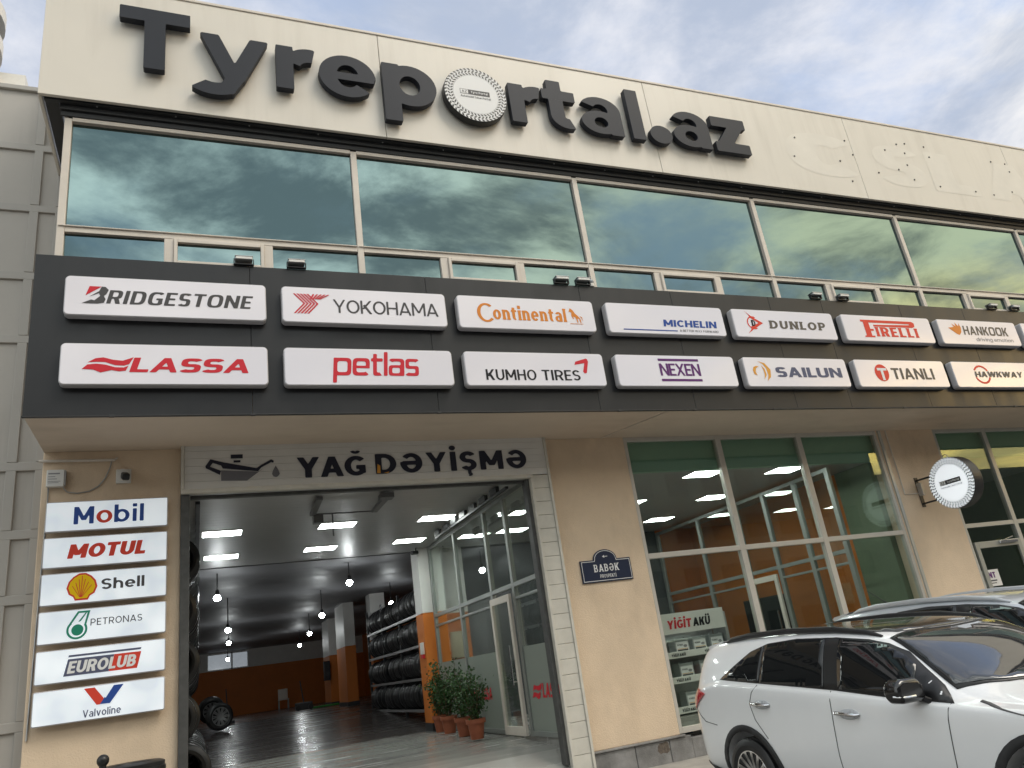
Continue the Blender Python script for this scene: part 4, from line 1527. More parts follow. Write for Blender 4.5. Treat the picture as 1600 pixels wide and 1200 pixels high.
def dome(e):
    pts = [(5.30 + e, 2.625 + e), (6.16 - e, 2.625 + e), (6.16 - e, 2.955 - e), (5.94 - e, 2.955 - e)]
    pts += [(5.73 + (.20 - e) * cos(radians(a)), 2.96 + (.145 - e) * sin(radians(a))) for a in range(0, 181, 15)]
    return pts + [(5.52 + e, 2.955 - e), (5.30 + e, 2.955 - e)]


MB().prism(dome(0), (0, 10.475, 0), (1, 0, 0), (0, 0, 1), (0, .022, 0)).build('plate', M_NAVY, ss, bevel=.003)
FS = Face((0, 10.473, 0), (1, 0, 0), (0, 0, 1), ss)
FS.shape([(tuple(dome(.018)), tuple(dome(.026)[::-1]))], V_WHITE, 'border', .002)
FS.text('BABƏK', 5.51, 2.775, 5.945, 2.885, V_WHITE, t=.2, h=.11, sf=.07, sp=.08)
FS.text('PROSPEKTİ', 5.60, 2.685, 5.875, 2.735, V_WHITE, t=.18, h=.12, sf=.05, sp=.1, res=18)
FS.shape([rect(5.69, 2.992, 5.775, 3.002), [(5.685, 2.997), (5.72, 3.02), (5.72, 3.008), (5.705, 2.997), (5.72, 2.986), (5.72, 2.974)]], V_WHITE, 'arrow')

# ------------------------------------------------------------------ floodlights on top of the band
def flood(x, tilt, label):
    t = thing('floodlight', label, 'floodlight', (x, 9.06, 6.855), 'floodlights along the band top')
    MB().box(x - .105, 9.00, 6.905, x + .105, 9.12, 6.945).build('housing', M_STEEL, t, bevel=.008)
    MB().box(x - .095, 8.994, 6.91, x + .095, 8.9995, 6.94).build('lens', M_WHITE, t)
    MB().box(x - .11, 8.995, 6.946, x + .11, 9.125, 6.956).build('reflector_rim', M_STEEL, t, bevel=.003)
    MB().box(x - .122, 9.04, 6.853, x - .112, 9.09, 6.93).box(x + .112, 9.04, 6.853, x + .122, 9.09, 6.93).box(x - .111, 9.04, 6.853, x + .111, 9.09, 6.865).build('bracket', M_BLACK, t)


for x, lab in ((.55, 'small floodlight on the band top under the first casement'), (1.2, 'small floodlight on the band top beside the first casement'), (5.04, 'small floodlight on the band top above the orange wordmark, outer of its pair'),
               (5.4, 'small floodlight on the band top next to the dome camera'), (9.95, 'small floodlight on the band top above the slab wordmark sign'), (10.57, 'small floodlight on the band top below the fourth bay casement'),
               (14.41, 'small floodlight on the band top above the wing mark sign'), (15.06, 'last floodlight on the band top towards the picture edge')):
    flood(x, 0, lab)
dc = thing('dome_camera', 'small grey dome camera standing on the band top by a window mullion', 'camera', (5.56, 9.10, 6.855))
MB().lathe([(.001, 6.853), (.045, 6.853), (.045, 6.90), (.001, 6.90)], (5.56, 9.10, 0), 'z', 16).build('base', M_WHITE, dc)
MB().sphere((5.56, 9.10, 6.935), .05, 14, 9).build('dome', mat('grey_dome', (0.3, 0.33, 0.36), 0.2), dc, smooth=True)

# camera, controller box, conduit and cable on the left pier
ca = thing('security_camera', 'white square security camera with black eye above the lit signs', 'camera', (-.84, 10.48, 4.46))
MB().box(-.93, 10.46, 4.44, -.76, 10.499, 4.62).build('mount_plate', M_WHITE, ca, bevel=.008)
MB().lathe([(.001, 10.40), (.07, 10.41), (.075, 10.458), (.001, 10.459)], (-.85, 0, 4.54), 'y', 20).build('housing', M_WHITE, ca, smooth=True)
MB().bar((-.835, 10.43, 4.53), (-.80, 10.30, 4.47), .085, .085).build('lens_hood', M_BLACK, ca, bevel=.02)
cb = thing('control_box', 'small pale control box with printed label and cables at the pier edge', 'control box', (-1.58, 10.48, 4.43))
MB().box(-1.68, 10.42, 4.42, -1.49, 10.499, 4.63).build('case', M_WHITE, cb, bevel=.008)
MB().box(-1.487, 10.425, 4.43, -1.475, 10.49, 4.62).build('side_strip', M_STEEL, cb)
fb = Face((-1.68, 10.42, 4.42), (.19, 0, 0), (0, 0, .21), cb)
fb.shape([rect(.1, .72, .75, .80), rect(.1, .56, .5, .60), rect(.1, .42, .6, .46), rect(.1, .28, .8, .31), rect(.1, .2, .7, .23)], V_LGREY, 'label_print', .002)
MB().tube([(-1.50, 10.45, 4.41), (-1.46, 10.48, 4.36), (-1.35, 10.49, 4.34), (-1.22, 10.49, 4.36), (-1.12, 10.49, 4.42), (-1.05, 10.49, 4.52), (-1.0, 10.49, 4.66), (-.99, 10.49, 4.73)], .007, 6).build('cable', M_STEEL, cb, smooth=True)
MB().tube([(-1.66, 10.48, 4.42), (-1.66, 10.49, 4.2), (-1.70, 10.49, 1.6)], .010, 6).build('feed_cable', M_STEEL, cb)
pp = MB()
pp.tube([(-1.78, 10.47, 4.755), (-.95, 10.47, 4.745)], .018, 8)
pp.tube([(-.95, 10.47, 4.745), (-.93, 10.47, 4.77), (-.93, 10.5, 4.78)], .012, 6)
tag(pp.build('pipe', M_FRAME), 'thin horizontal cream pipe on the pier above the security camera', 'pipe')

# ------------------------------------------------------------------ tyres
def tyre_mesh(R=.33, wd=.225, n=36):
    r = R * .66
    h = wd / 2
    prof = [(r, -h * .8), (r + .01, -h * .92), (r + (R - r) * .45, -h), (R - .035, -h * .93), (R - .008, -h * .80), (R - .012, -h * .45), (R, -h * .42), (R, -h * .04), (R - .014, -h * .03), (R - .014, h * .03), (R, h * .04), (R, h * .42), (R - .012, h * .45), (R - .008, h * .80), (R - .035, h * .93), (r + (R - r) * .45, h), (r + .01, h * .92), (r, h * .8)]
    return MB().lathe(prof, (0, 0, 0), 'y', n, closed=True)


ty0 = tyre_mesh().build('tyre', M_RUBBER, None, smooth=True, angle=25)
TN = [0]


def tyre(loc, rot=(0, 0, 0), label='', group='', sc=1.0):
    o = ty0 if TN[0] == 0 else ty0.copy()
    if TN[0]:
        COL.objects.link(o)
    TN[0] += 1
    o.location = loc
    o.rotation_euler = rot
    o.scale = (sc, sc, sc)
    tag(o, label, 'tyre', group)
    return o


def rack(name, label, x0, x1, y0, y1, zs, zt, zf):
    t = thing(name, label, 'rack', ((x0 + x1) / 2, (y0 + y1) / 2, zf))
    u = MB()
    n = max(1, round((y1 - y0) / 2))
    for k in range(n + 1):
        y = y0 + (y1 - y0) * k / n
        for x in (x0 + .03, x1 - .03):
            MB().box(x - .03, y - .03, zf, x + .03, y + .03, zt).build('upright', M_DARK, t)
    s = MB()
    for z in zs:
        s.box(x0 - .005, y0 + .035, z - .06, x0 + .035, y1 - .035, z)
        s.box(x1 - .06, y0 + .035, z - .06, x1 - .02, y1 - .035, z)
    s.build('beam', M_STEEL, t)
    return t


RK = rack('tyre_rack', 'tall steel tyre rack beside the orange column, four shelves of upright tyres', 4.82, 5.4, 18.2, 24.4, (.98, 1.66, 2.38, 3.08), 3.75, .62)
MB().box(4.83, 18.10, .7, 5.45, 18.16, 3.72).build('end_panel', M_BLACK, RK)
MB().box(4.86, 18.092, 1.62, 4.99, 18.0995, 1.84).box(4.86, 18.092, .93, 4.99, 18.0995, 1.10).build('label_card', M_WHITE, RK)
for z in (.98, 1.66, 2.38, 3.08):
    y = 18.40
    while y < 24.3:
        tyre((5.10 + random.uniform(-.03, .03), y, z + .30), (random.uniform(-.07, .07), random.uniform(0, 6), random.uniform(-.12, .12)), 'black tyre standing upright in a row on the tall rack by the orange column', 'tyres on the rack beside the columns')
        y += .236 + (random.uniform(.1, .3) if random.random() < .1 else 0)
RL = rack('tyre_rack', 'tyre rack running along the left hall wall just inside the garage door', -.58, -.1, 12.2, 24.5, (1.28, 2.0, 2.72, 3.44), 4.0, .6)
for zi, z in enumerate((.62, 1.28, 2.0, 2.72, 3.44)):
    y = 12.4 if zi else 12.0
    while y < 24.3:
        tyre((-.30 + random.uniform(-.03, .04) + (.14 if zi == 0 else .0), y, z + .31), (random.uniform(-.08, .08), random.uniform(0, 6), random.uniform(-.2, .2)), 'black tyre standing upright in the rows along the left hall wall', 'tyres along the left hall wall')
        y += .245 + (random.uniform(.1, .3) if random.random() < .1 else 0)
for k in range(4):
    tyre((5.6 - .2 * (k % 2), 25.6 + .0 * k, 1.3 + .62 * k), (0, 0, pi / 2), 'dark tyre in the hanging column between rack and orange column', 'tyres between rack and column', .95)

# wheels leaning by the left wall deep in the hall
def wheel(loc, R, wd, rot, name, label, group, nsp=10, style='spoke', parent=None, faces=1):
    root = thing(name, label, 'wheel', loc, group)
    root.rotation_euler = rot
    tyre_mesh(R, wd, 40).build('tyre', M_RUBBER, root, smooth=True, local=True, angle=25)
    rim(root, R * .68, wd, nsp)
    return root


def rim(root, r, wd, nsp, off=(0, 0, 0), side=-1, m=None, name='rim'):
    """alloy rim whose face looks along side*y"""
    ox, oy, oz = off
    b = MB()
    f = side * wd * .38
    b.lathe([(r, wd * .42), (r, -wd * .42), (r - .02, -wd * .42), (r - .03, wd * .42)], off, 'y', 36, closed=True)
    for k in range(nsp):
        a = 2 * pi * k / nsp
        for da in (-.09, .09):
            p0 = Vector((.05 * cos(a + da * 3), f * .8, .05 * sin(a + da * 3))) + Vector(off)
            p1 = Vector(((r - .012) * cos(a + da), f, (r - .012) * sin(a + da))) + Vector(off)
            b.bar(p0, p1, .022, .03, up=(0, 1, 0))
    b.lathe([(.001, f), (.055, f), (.06, f * .7), (.06, 0), (.001, 0)], off, 'y', 18)
    o = b.build(name, m or M_STEEL, root, local=True)
    MB().lathe([(.001, 0), (r - .03, 0), (r - .03, -side * .02), (.001, -side * .02)], off, 'y', 30).build('brake_disc', M_DARK, o, local=True)
    return o


wheel((.62, 24.6, 1.42), .36, .24, (0, 0, radians(20)), 'alloy_wheel', 'alloy wheel with thin spokes leaning low by the left tyre rack', 'loose wheels in the hall')
wheel((.42, 25.2, 1.62), .36, .24, (radians(20), 0, radians(10)), 'alloy_wheel', 'alloy wheel behind the leaning one, higher by the tyre rack', 'loose wheels in the hall')

# stack in front of the pier, just reaching into the picture
for k in range(5):
    tyre((-.62, 9.98, .18 + .236 * k), (pi / 2, 0, k), 'black tyre of the flat stack before the left pier' if k < 4 else 'topmost black tyre of the flat stack before the left pier', 'stacked tyres before the pier', 1.0)
po = thing('post', 'black post with rounded cap beside the tyre stack at the picture bottom', 'post', (-.88, 9.75, .07))
MB().tube([(-.88, 9.75, .07), (-.88, 9.75, 1.28)], .035, 12).build('shaft', M_BLACK, po, smooth=True)
MB().sphere((-.88, 9.75, 1.31), .06, 14, 10).build('cap', M_BLACK, po, smooth=True)

# ------------------------------------------------------------------ potted plants
def plant(x, y, h, seed, label):
    rnd = random.Random(seed)
    t = thing('potted_plant', label, 'plant', (x, y, FL), 'potted shrubs by the partition')
    MB().lathe([(.001, FL + .002), (.105, FL + .002), (.14, FL + .24), (.165, FL + .24), (.168, FL + .31), (.148, FL + .31), (.14, FL + .27), (.001, FL + .27)], (x, y, 0), 'z', 28).build('pot', M_TERRA, t, smooth=True)
    MB().lathe([(.001, FL + .275), (.139, FL + .272)], (x, y, 0), 'z', 20).build('soil', M_SOIL, t)
    st = MB()
    lv = MB()
    for k in range(15):
        a = rnd.uniform(0, 2 * pi)
        top = Vector((x + cos(a) * rnd.uniform(.05, .27), y + sin(a) * rnd.uniform(.05, .27), FL + .3 + h * rnd.uniform(.5, 1)))
        base = Vector((x + cos(a) * .03, y + sin(a) * .03, FL + .27))
        mid = base.lerp(top, .5) + Vector((rnd.uniform(-.05, .05), rnd.uniform(-.05, .05), .06))
        st.tube([base, mid, top], [.007, .005, .003], 5)
        for q in range(50):
            f = rnd.uniform(.12, 1.03)
            p = (base.lerp(mid, f * 2) if f < .5 else mid.lerp(top, f * 2 - 1)) + Vector((rnd.gauss(0, .055), rnd.gauss(0, .055), rnd.gauss(0, .045)))
            d = Vector((rnd.gauss(0, 1), rnd.gauss(0, 1), rnd.gauss(.2, .7))).normalized()
            s = d.cross(Vector((rnd.gauss(0, 1), rnd.gauss(0, 1), rnd.gauss(0, 1)))).normalized()
            L, wd = rnd.uniform(.045, .085), rnd.uniform(.014, .026)
            n = d.cross(s)
            lv.quad(p, p + d * L * .5 + s * wd + n * .006, p + d * L, p + d * L * .5 - s * wd + n * .006)
    st.build('stem', M_STEM, t)
    raw_build(lv, 'foliage', M_LEAF, t)


plant(4.56, 16.25, 1.0, 1, 'leafy shrub in terracotta pot, farthest of four by the orange column')
plant(4.50, 15.45, 1.0, 2, 'leafy shrub in terracotta pot, second from the orange column')
plant(4.40, 14.2, .88, 3, 'leafy shrub in terracotta pot, third from the orange column')
plant(4.28, 13.15, .76, 4, 'leafy shrub in terracotta pot nearest the open glass door')

# ------------------------------------------------------------------ small hall furniture
chr_ = thing('chair', 'pale chair standing alone before the orange back wall', 'chair', (4.0, 42, 1.15))
MB().box(3.75, 41.8, 1.56, 4.25, 42.25, 1.62).build('seat', M_FRAME, chr_, bevel=.02)
MB().box(3.77, 42.22, 1.62, 4.23, 42.27, 2.08).build('backrest', M_FRAME, chr_, bevel=.03)
for x in (3.78, 4.22):
    for y in (41.83, 42.22):
        MB().tube([(x, y, 1.15), (x, y, 1.56)], .02, 6).build('leg', M_STEEL, chr_)
br = thing('broom', 'long handled broom leaning near the loose alloy wheels', 'broom', (.95, 26.5, 1.14))
MB().tube([(.92, 26.5, 1.2), (.86, 26.55, 2.15)], .015, 6).build('handle', M_DARK, br)
MB().box(.72, 26.42, 1.15, 1.1, 26.52, 1.24).build('head', M_BLACK, br, bevel=.01)
gm = thing('floor_pad', 'bright green low pad on the hall floor by the orange columns', 'pad', (4.2, 31.3, 1.16))
MB().box(3.9, 31.1, 1.152, 5.0, 31.5, 1.21).build('pad', mat('green_pad', (0.03, 0.25, 0.03), 0.6), gm, bevel=.02)
sp = thing('wall_speaker', 'black box loudspeaker on the hall column', 'speaker', (4.66, 31.9, 2.2))
MB().box(4.55, 31.75, 2.05, 4.78, 31.98, 2.75).build('case', M_BLACK, sp, bevel=.01)
MB().lathe([(.001, 31.745), (.08, 31.745), (.09, 31.735), (.001, 31.74)], (4.66, 0, 2.3), 'y', 16).build('cone', M_DARK, sp)
jk = thing('floor_jack', 'dark workshop jack and tools heaped before the back wall', 'jack', (3.6, 30.5, 1.15))
MB().box(3.3, 30.4, 1.16, 3.9, 30.7, 1.42).build('body', M_DARK, jk, bevel=.04)
MB().tube([(3.6, 30.5, 1.4), (3.5, 30.6, 2.15)], .02, 6).build('handle', M_DARK, jk)
for x in (3.38, 3.82):
    MB().lathe([(.001, -.03), (.09, -.03), (.09, .03), (.001, .03)], (x, 30.36, 1.24), 'y', 14).build('castor', M_BLACK, jk)
ex = thing('alarm_box', 'white alarm box with red base on the orange column', 'alarm', (4.50, 16.9, 2.1))
MB().box(4.47, 16.82, 2.12, 4.518, 17.02, 2.36).build('case', M_WHITE, ex, bevel=.008)
MB().box(4.475, 16.84, 2.04, 4.518, 17.0, 2.118).build('base', V_RED, ex)
eb = thing('electric_box', 'beige electric cabinet on the showroom wall behind the partition', 'electric box', (5.6, 16.9, 2.0))
MB().box(5.10, 16.82, 1.95, 5.42, 16.949, 2.5).build('case', mat('box_beige', (0.55, 0.48, 0.33), 0.5), eb, bevel=.01)
MB().box(5.12, 16.812, 1.97, 5.40, 16.8195, 2.48).build('door', mat('box_beige', (0.55, 0.48, 0.33), 0.5), eb, bevel=.003)
hc = thing('hall_camera', 'black bullet camera at the ceiling edge by the orange column', 'camera', (4.42, 16.6, CE - .12))
MB().tube([(4.5, 16.62, CE - .10), (4.36, 16.55, CE - .12)], .045, 10).build('body', M_BLACK, hc)
MB().tube([(4.48, 16.62, CE - .002), (4.46, 16.6, CE - .08)], .015, 6).build('arm', M_BLACK, hc)
tv = thing('screen', 'dark wall screen on the orange wall beyond the showroom partition', 'screen', (11.86, 14.6, 1.9))
MB().box(11.84, 14.0, 1.5, 11.88, 15.4, 2.3).build('bezel', M_BLACK, tv, bevel=.005)
MB().box(11.835, 14.03, 1.53, 11.8395, 15.37, 2.27).build('display', mat('dark_screen', (0.01, 0.01, 0.012), 0.1), tv)

# ------------------------------------------------------------------ battery display behind the first pane
sh = thing('battery_stand', 'white display stand of car batteries with a red and black header behind the glass', 'display stand', (7.3, 10.9, .55))
MB().box(6.50, 10.76, 1.76, 7.84, 10.78, 2.065).build('header', M_WHITE, sh, bevel=.003)
FH = Face((6.50, 10.759, 1.76), (1.34, 0, 0), (0, 0, .305), sh)
FH.text('YİĞİT', .19, .24, .535, .66, V_RED, shear=.12, t=.26, h=.22, sp=.07)
FH.text('AKÜ', .545, .24, .80, .66, V_BLACK, shear=.12, t=.26, h=.22, sp=.06)
shb = MB()
for z in (1.44, 1.08, .66, .29):
    shb.box(6.62, 10.80, z - .02, 7.84, 11.15, z + .02)
    shb.box(6.62, 10.77, z - .035, 7.84, 10.799, z + .06)
shb.build('shelf', M_WHITE, sh, bevel=.004)
MB().box(6.56, 10.80, .2, 6.615, 11.15, 2.0).box(7.845, 10.80, .2, 7.90, 11.15, 2.0).box(6.62, 11.151, .2, 7.84, 11.17, 2.0).build('side_panel', M_STEEL, sh)
for z in (1.44, 1.08, .66, .29):
    FZ = Face((6.62, 10.769, z - .035), (1.22, 0, 0), (0, 0, .095), sh)
    FZ.text('YİĞİTAKÜ', .10, .25, .31, .68, V_BLACK, t=.25, res=16, name='shelf_lettering')
    FZ.text('YİĞİTAKÜ', .60, .25, .81, .68, V_BLACK, t=.25, res=16, name='shelf_lettering')


def battery(x, z, c, lab, tint):
    t = thing('car_battery', lab, 'battery', (x, 10.95, z), 'batteries on the display stand')
    MB().box(x - .13, 10.87, z, x + .13, 11.06, z + .20).build('case', c, t, bevel=.008)
    MB().box(x - .132, 10.865, z + .19, x + .132, 11.065, z + .215).build('lid', c, t, bevel=.006)
    MB().tube([(x - .09, 10.92, z + .21), (x - .09, 10.92, z + .235)], .014, 8).tube([(x + .09, 10.92, z + .21), (x + .09, 10.92, z + .235)], .014, 8).build('terminal', M_STEEL, t)
    f = Face((x - .11, 10.869, z + .02), (.22, 0, 0), (0, 0, .15), t)
    f.shape([rect(0, 0, 1, 1)], V_WHITE, 'label_sticker', .002)
    f.shape([rect(.06, .08, .94, .24)], V_GREY, 'label_stripe', .003)
    f.shape([rect(.06, .28, .94, .33)], tint, 'label_line', .003)
    f.text('POWER', .08, .6, .55, .78, V_GREY, t=.2, res=16, lift=.004)
    f.shape([ell(.75, .55, .16, .14)], V_LGREY, 'label_roundel', .003)


M_BATT = mat('grey_battery', (0.33, 0.35, 0.35), 0.45)
M_BATB = mat('blue_battery', (0.02, 0.09, 0.28), 0.45)
for x, z, c, lab in ((7.03, 1.465, M_BATT, 'grey car battery first on the top shelf under the red wordmark'), (7.36, 1.465, M_BATT, 'grey car battery in the middle of the top shelf'), (7.69, 1.465, M_BATT, 'grey car battery at the far end of the top shelf'),
                     (7.03, 1.105, M_BATT, 'grey car battery on the second shelf, fully visible'), (7.40, 1.105, M_BATT, 'grey car battery on the second shelf half hidden by the white car'),
                     (7.05, .685, M_BATT, 'grey car battery on the third shelf above the tail lamp'), (7.02, .315, M_BATB, 'blue car battery on the bottom shelf')):
    battery(x, z, c, lab, V_AMBER)

st = thing('window_notice', 'white notice with bold dark letters stuck inside the entrance glazing', 'notice', (13.9, 10.54, 1.8))
MB().box(13.62, 10.537, 1.80, 14.05, 10.544, 2.10).build('sheet', M_WHITE, st)
FN = Face((13.62, 10.537, 1.80), (.43, 0, 0), (0, 0, .30), st)
FN.text('INT', .2, .5, .75, .85, V_PURPLE, t=.28, h=.2)
FN.shape([rect(.2, .30, .75, .38), rect(.28, .16, .68, .21)], V_GREY, 'small_print', .002)

# ------------------------------------------------------------------ cars (local axes: +x the car's right side, +y forward, z up; rear axle at y = 0)
M_WPAINT = mat('white_car_paint', (0.86, 0.86, 0.86), 0.3, coat=1.0, var=0.015, scale=5)
M_SPAINT = mat('silver_car_paint', (0.56, 0.59, 0.63), 0.28, metal=0.25, coat=1.0, var=0.03, scale=5)
M_CGLASS = mat('dark_car_glass', (0.010, 0.011, 0.012), 0.03, spec=0.55)
M_WSCREEN = mat('windscreen_glass', (0.030, 0.032, 0.036), 0.03, spec=1.0, coat=0.5)
M_ROOFBLK = mat('black_roof', (0.016, 0.015, 0.014), 0.10, coat=0.6, rvar=0.06, scale=40, alt=(0.05, 0.046, 0.04))
M_CLAD = mat('car_cladding', (0.022, 0.022, 0.023), 0.6, bump=0.1, bscale=300)
M_GBLACK = mat('gloss_black', (0.012, 0.012, 0.013), 0.15, coat=0.6)
M_SEAM = mat('panel_gap', (0.09, 0.09, 0.09), 0.8)
M_LAMP = mat('red_lamp', (0.45, 0.015, 0.02), 0.08, coat=1.0)
M_HEAD = mat('lamp_lens', (0.55, 0.57, 0.6), 0.06, coat=1.0)

ST = [-.95, -.93, -.88, -.80, -.70, -.55, -.3, 0, .4, .8, 1.2, 1.6, 1.8, 2.0, 2.2, 2.42, 2.6, 2.8, 3.1, 3.4, 3.6, 3.72, 3.79, 3.80]
I_ = lambda s, xs, ys: float(np.interp(s, xs, ys))


def car_profile(s, zk):
    belt = I_(s, [-.95, -.9, -.6, -.32, .42, 1.26, 2.42, 2.8, 3.4, 3.7, 3.8], [.82, 1.02, 1.19, 1.21, 1.16, 1.09, .975, .935, .84, .68, .53])
    he = I_(s, [-.95, -.88, -.80, -.70, -.5, 0, .6, 1.2, 1.5, 1.8, 2.0, 2.2, 2.42, 2.6, 2.8, 3.1, 3.5, 3.7, 3.8], [.86, 1.10, 1.36, 1.52, 1.545, 1.56, 1.555, 1.52, 1.485, 1.42, 1.32, 1.185, 1.02, .975, .945, .90, .80, .70, .55])
    hc = I_(s, [-.95, -.88, -.80, -.70, -.5, 0, .6, 1.2, 1.6, 1.85, 2.0, 2.3, 2.6, 2.75, 3.1, 3.5, 3.7, 3.8], [.88, 1.13, 1.42, 1.575, 1.595, 1.61, 1.605, 1.575, 1.535, 1.48, 1.405, 1.235, 1.07, 1.0, .955, .86, .73, .56])
    wb = I_(s, [-.95, -.9, -.75, -.4, 0, 1.2, 2.4, 2.9, 3.3, 3.6, 3.75, 3.8], [.66, .78, .88, .925, .945, .945, .945, .935, .88, .76, .62, .5])
    wr = I_(s, [-.95, -.8, -.6, 0, 1.2, 1.8, 2.2, 2.42, 2.8, 3.3, 3.6, 3.8], [.60, .64, .665, .69, .70, .69, .735, .80, .80, .74, .62, .42])
    zl = I_(s, [-.95, -.85, -.6, 3.3, 3.7, 3.8], [.42, .30, .24, .22, .26, .40])
    g = lambda k: (wb - .045 + (wr - wb + .045) * k + .022 * sin(pi * k) * (1 if he - belt > .15 else 0), belt + (he - belt) * k)
    P = [(0, zl), (wb - .16, zl), (wb - .03, min(.38, belt - .1)), (wb - .002, min(.55, belt - .08)), (wb, min(.78, belt - .06)), (wb - .004, belt - .07), (wb - .018, belt - .018), (wb - .045, belt)]
    P += [g(.12), g(.5), g(.88), (wr - .012, he), (wr - .07, he + (hc - he) * .45), (wr * .6, he + (hc - he) * .86), (0, hc)]
    return [(a, b * zk) for a, b in P]


def make_car(name, label, paint, roofm, railm, loc, zk, antenna=False):
    t = thing(name, label, 'car', loc)
    t.rotation_euler = (0, 0, pi)
    mb = MB()
    n = None
    for s in ST:
        pr_ = car_profile(s, zk)
        sy_ = s + .25 * min(1, max(0, (s - 2.5) / .5)) - .10 * min(1, max(0, (-.42 - s) / .25))
        ringp = [(a, sy_, b) for a, b in pr_] + [(-a, s, b) for a, b in pr_[-2:0:-1]]
        n = len(ringp)
        mb.v += ringp
    for k in range(len(ST) - 1):
        for q in range(n):
            mb.f.append((k * n + q, k * n + (q + 1) % n, (k + 1) * n + (q + 1) % n, (k + 1) * n + q))
    mb.f.append(tuple(range(n)))
    mb.f.append(tuple((len(ST) - 1) * n + q for q in range(n))[::-1])
    raw = mb.build('body', paint, None, smooth=True, angle=180)
    sub = raw.modifiers.new('sub', 'SUBSURF')
    sub.levels = sub.render_levels = 2
    cut = MB()
    for y in (-.02, 3.03):
        for sx in (-1, 1):
            cut.lathe([(.001, sx * .58), (.405, sx * .58), (.405, sx * 1.1), (.001, sx * 1.1)], (0, y, .35), 'x', 40)
    cuto = cut.build('well', M_CLAD, None)
    bo = raw.modifiers.new('cut', 'BOOLEAN')
    bo.operation = 'DIFFERENCE'
    bo.object = cuto
    bo.solver = 'EXACT'
    dg = bpy.context.evaluated_depsgraph_get()
    ev = raw.evaluated_get(dg)
    me = bpy.data.meshes.new_from_object(ev)
    for o in (raw, cuto):
        bpy.data.objects.remove(o)
    body = bpy.data.objects.new('body', me)
    COL.objects.link(body)
    link(body, t, True)
    for p in me.polygons:
        p.use_smooth = True
    me.set_sharp_from_angle(angle=radians(35))
    me.materials.clear()
    me.materials.append(paint)
    bvh = BVHTree.FromPolygons([v.co.copy() for v in me.vertices], [list(p.vertices) for p in me.polygons])

    def cast(u, v, mode, sd):
        if mode == 'side':
            h = bvh.ray_cast(Vector((2 * sd, u, v)), Vector((-sd, 0, 0)))
        elif mode == 'top':
            h = bvh.ray_cast(Vector((u, v, 3)), Vector((0, 0, -1)))
        elif mode == 'front':
            h = bvh.ray_cast(Vector((u, 6, v)), Vector((0, -1, 0)))
        else:
            h = bvh.ray_cast(Vector((u, -3, v)), Vector((0, 1, 0)))
        return h

    def panel(nm, poly, m, mode='side', sd=1, lift=.004, step=.06, parent=None, zscale=True):
        if mode == 'side' or mode in ('rear', 'front'):
            poly = [(a, b * zk) for a, b in poly]
        pts, edges = [], []
        for (ax, ay), (bx, by) in zip(poly, poly[1:] + poly[:1]):
            m_ = max(1, int(math.hypot(bx - ax, by - ay) / step))
            for k in range(m_):
                pts.append(Vector((ax + (bx - ax) * k / m_, ay + (by - ay) * k / m_)))
        nb_ = len(pts)
        edges = [(k, (k + 1) % nb_) for k in range(nb_)]
        xs, ys = [p[0] for p in poly], [p[1] for p in poly]
        gx = min(xs) + step * .5
        while gx < max(xs):
            gy = min(ys) + step * .5
            while gy < max(ys):
                ins = False
                for (ax, ay), (bx, by) in zip(poly, poly[1:] + poly[:1]):
                    if (ay > gy) != (by > gy) and gx < (bx - ax) * (gy - ay) / (by - ay) + ax:
                        ins = not ins
                if ins and min((Vector((gx, gy)) - p).length for p in pts[:nb_]) > step * .4:
                    pts.append(Vector((gx, gy)))
                gy += step
            gx += step
        vo, eo, fo, _, _, _ = geometry.delaunay_2d_cdt(pts, edges, [], 1, 1e-5)
        out_ = MB()
        bad = set()
        for k, p in enumerate(vo):
            h = cast(p.x, p.y, mode, sd)
            if h[0] is None:
                bad.add(k)
                out_.v.append((0, 0, 0))
            else:
                out_.v.append(tuple(h[0] + h[1] * lift))
        out_.f = [tuple(f) for f in fo if not (set(f) & bad)]
        me_ = bpy.data.meshes.new(nm)
        me_.from_pydata(out_.v, [], out_.f)
        me_.materials.append(m)
        import bmesh
        b = bmesh.new()
        b.from_mesh(me_)
        bmesh.ops.recalc_face_normals(b, faces=b.faces)
        b.to_mesh(me_)
        b.free()
        for p in me_.polygons:
            p.use_smooth = True
        o = bpy.data.objects.new(nm, me_)
        COL.objects.link(o)
        link(o, parent or t, True)
        so = o.modifiers.new('solid', 'SOLIDIFY')
        so.thickness = .004
        so.offset = 0
        return o

    def strip(nm, line, wd, m, sd=1, lift=.002, parent=None):
        poly_l, poly_r = [], []
        for k, p in enumerate(line):
            a = line[max(0, k - 1)]
            b = line[min(len(line) - 1, k + 1)]
            d = Vector((b[0] - a[0], b[1] - a[1])).normalized()
            poly_l.append((p[0] - d.y * wd / 2, p[1] + d.x * wd / 2))
            poly_r.append((p[0] + d.y * wd / 2, p[1] - d.x * wd / 2))
        return panel(nm, poly_l + poly_r[::-1], m, 'side', sd, lift, .05, parent)
    dlo = [(-.33, 1.225), (.42, 1.165), (1.26, 1.095), (1.93, 1.02), (2.42, .98), (2.30, 1.09), (2.15, 1.20), (1.98, 1.33), (1.80, 1.405), (1.6, 1.452), (1.25, 1.495), (.76, 1.522), (.36, 1.51), (.12, 1.455), (-.10, 1.345)]
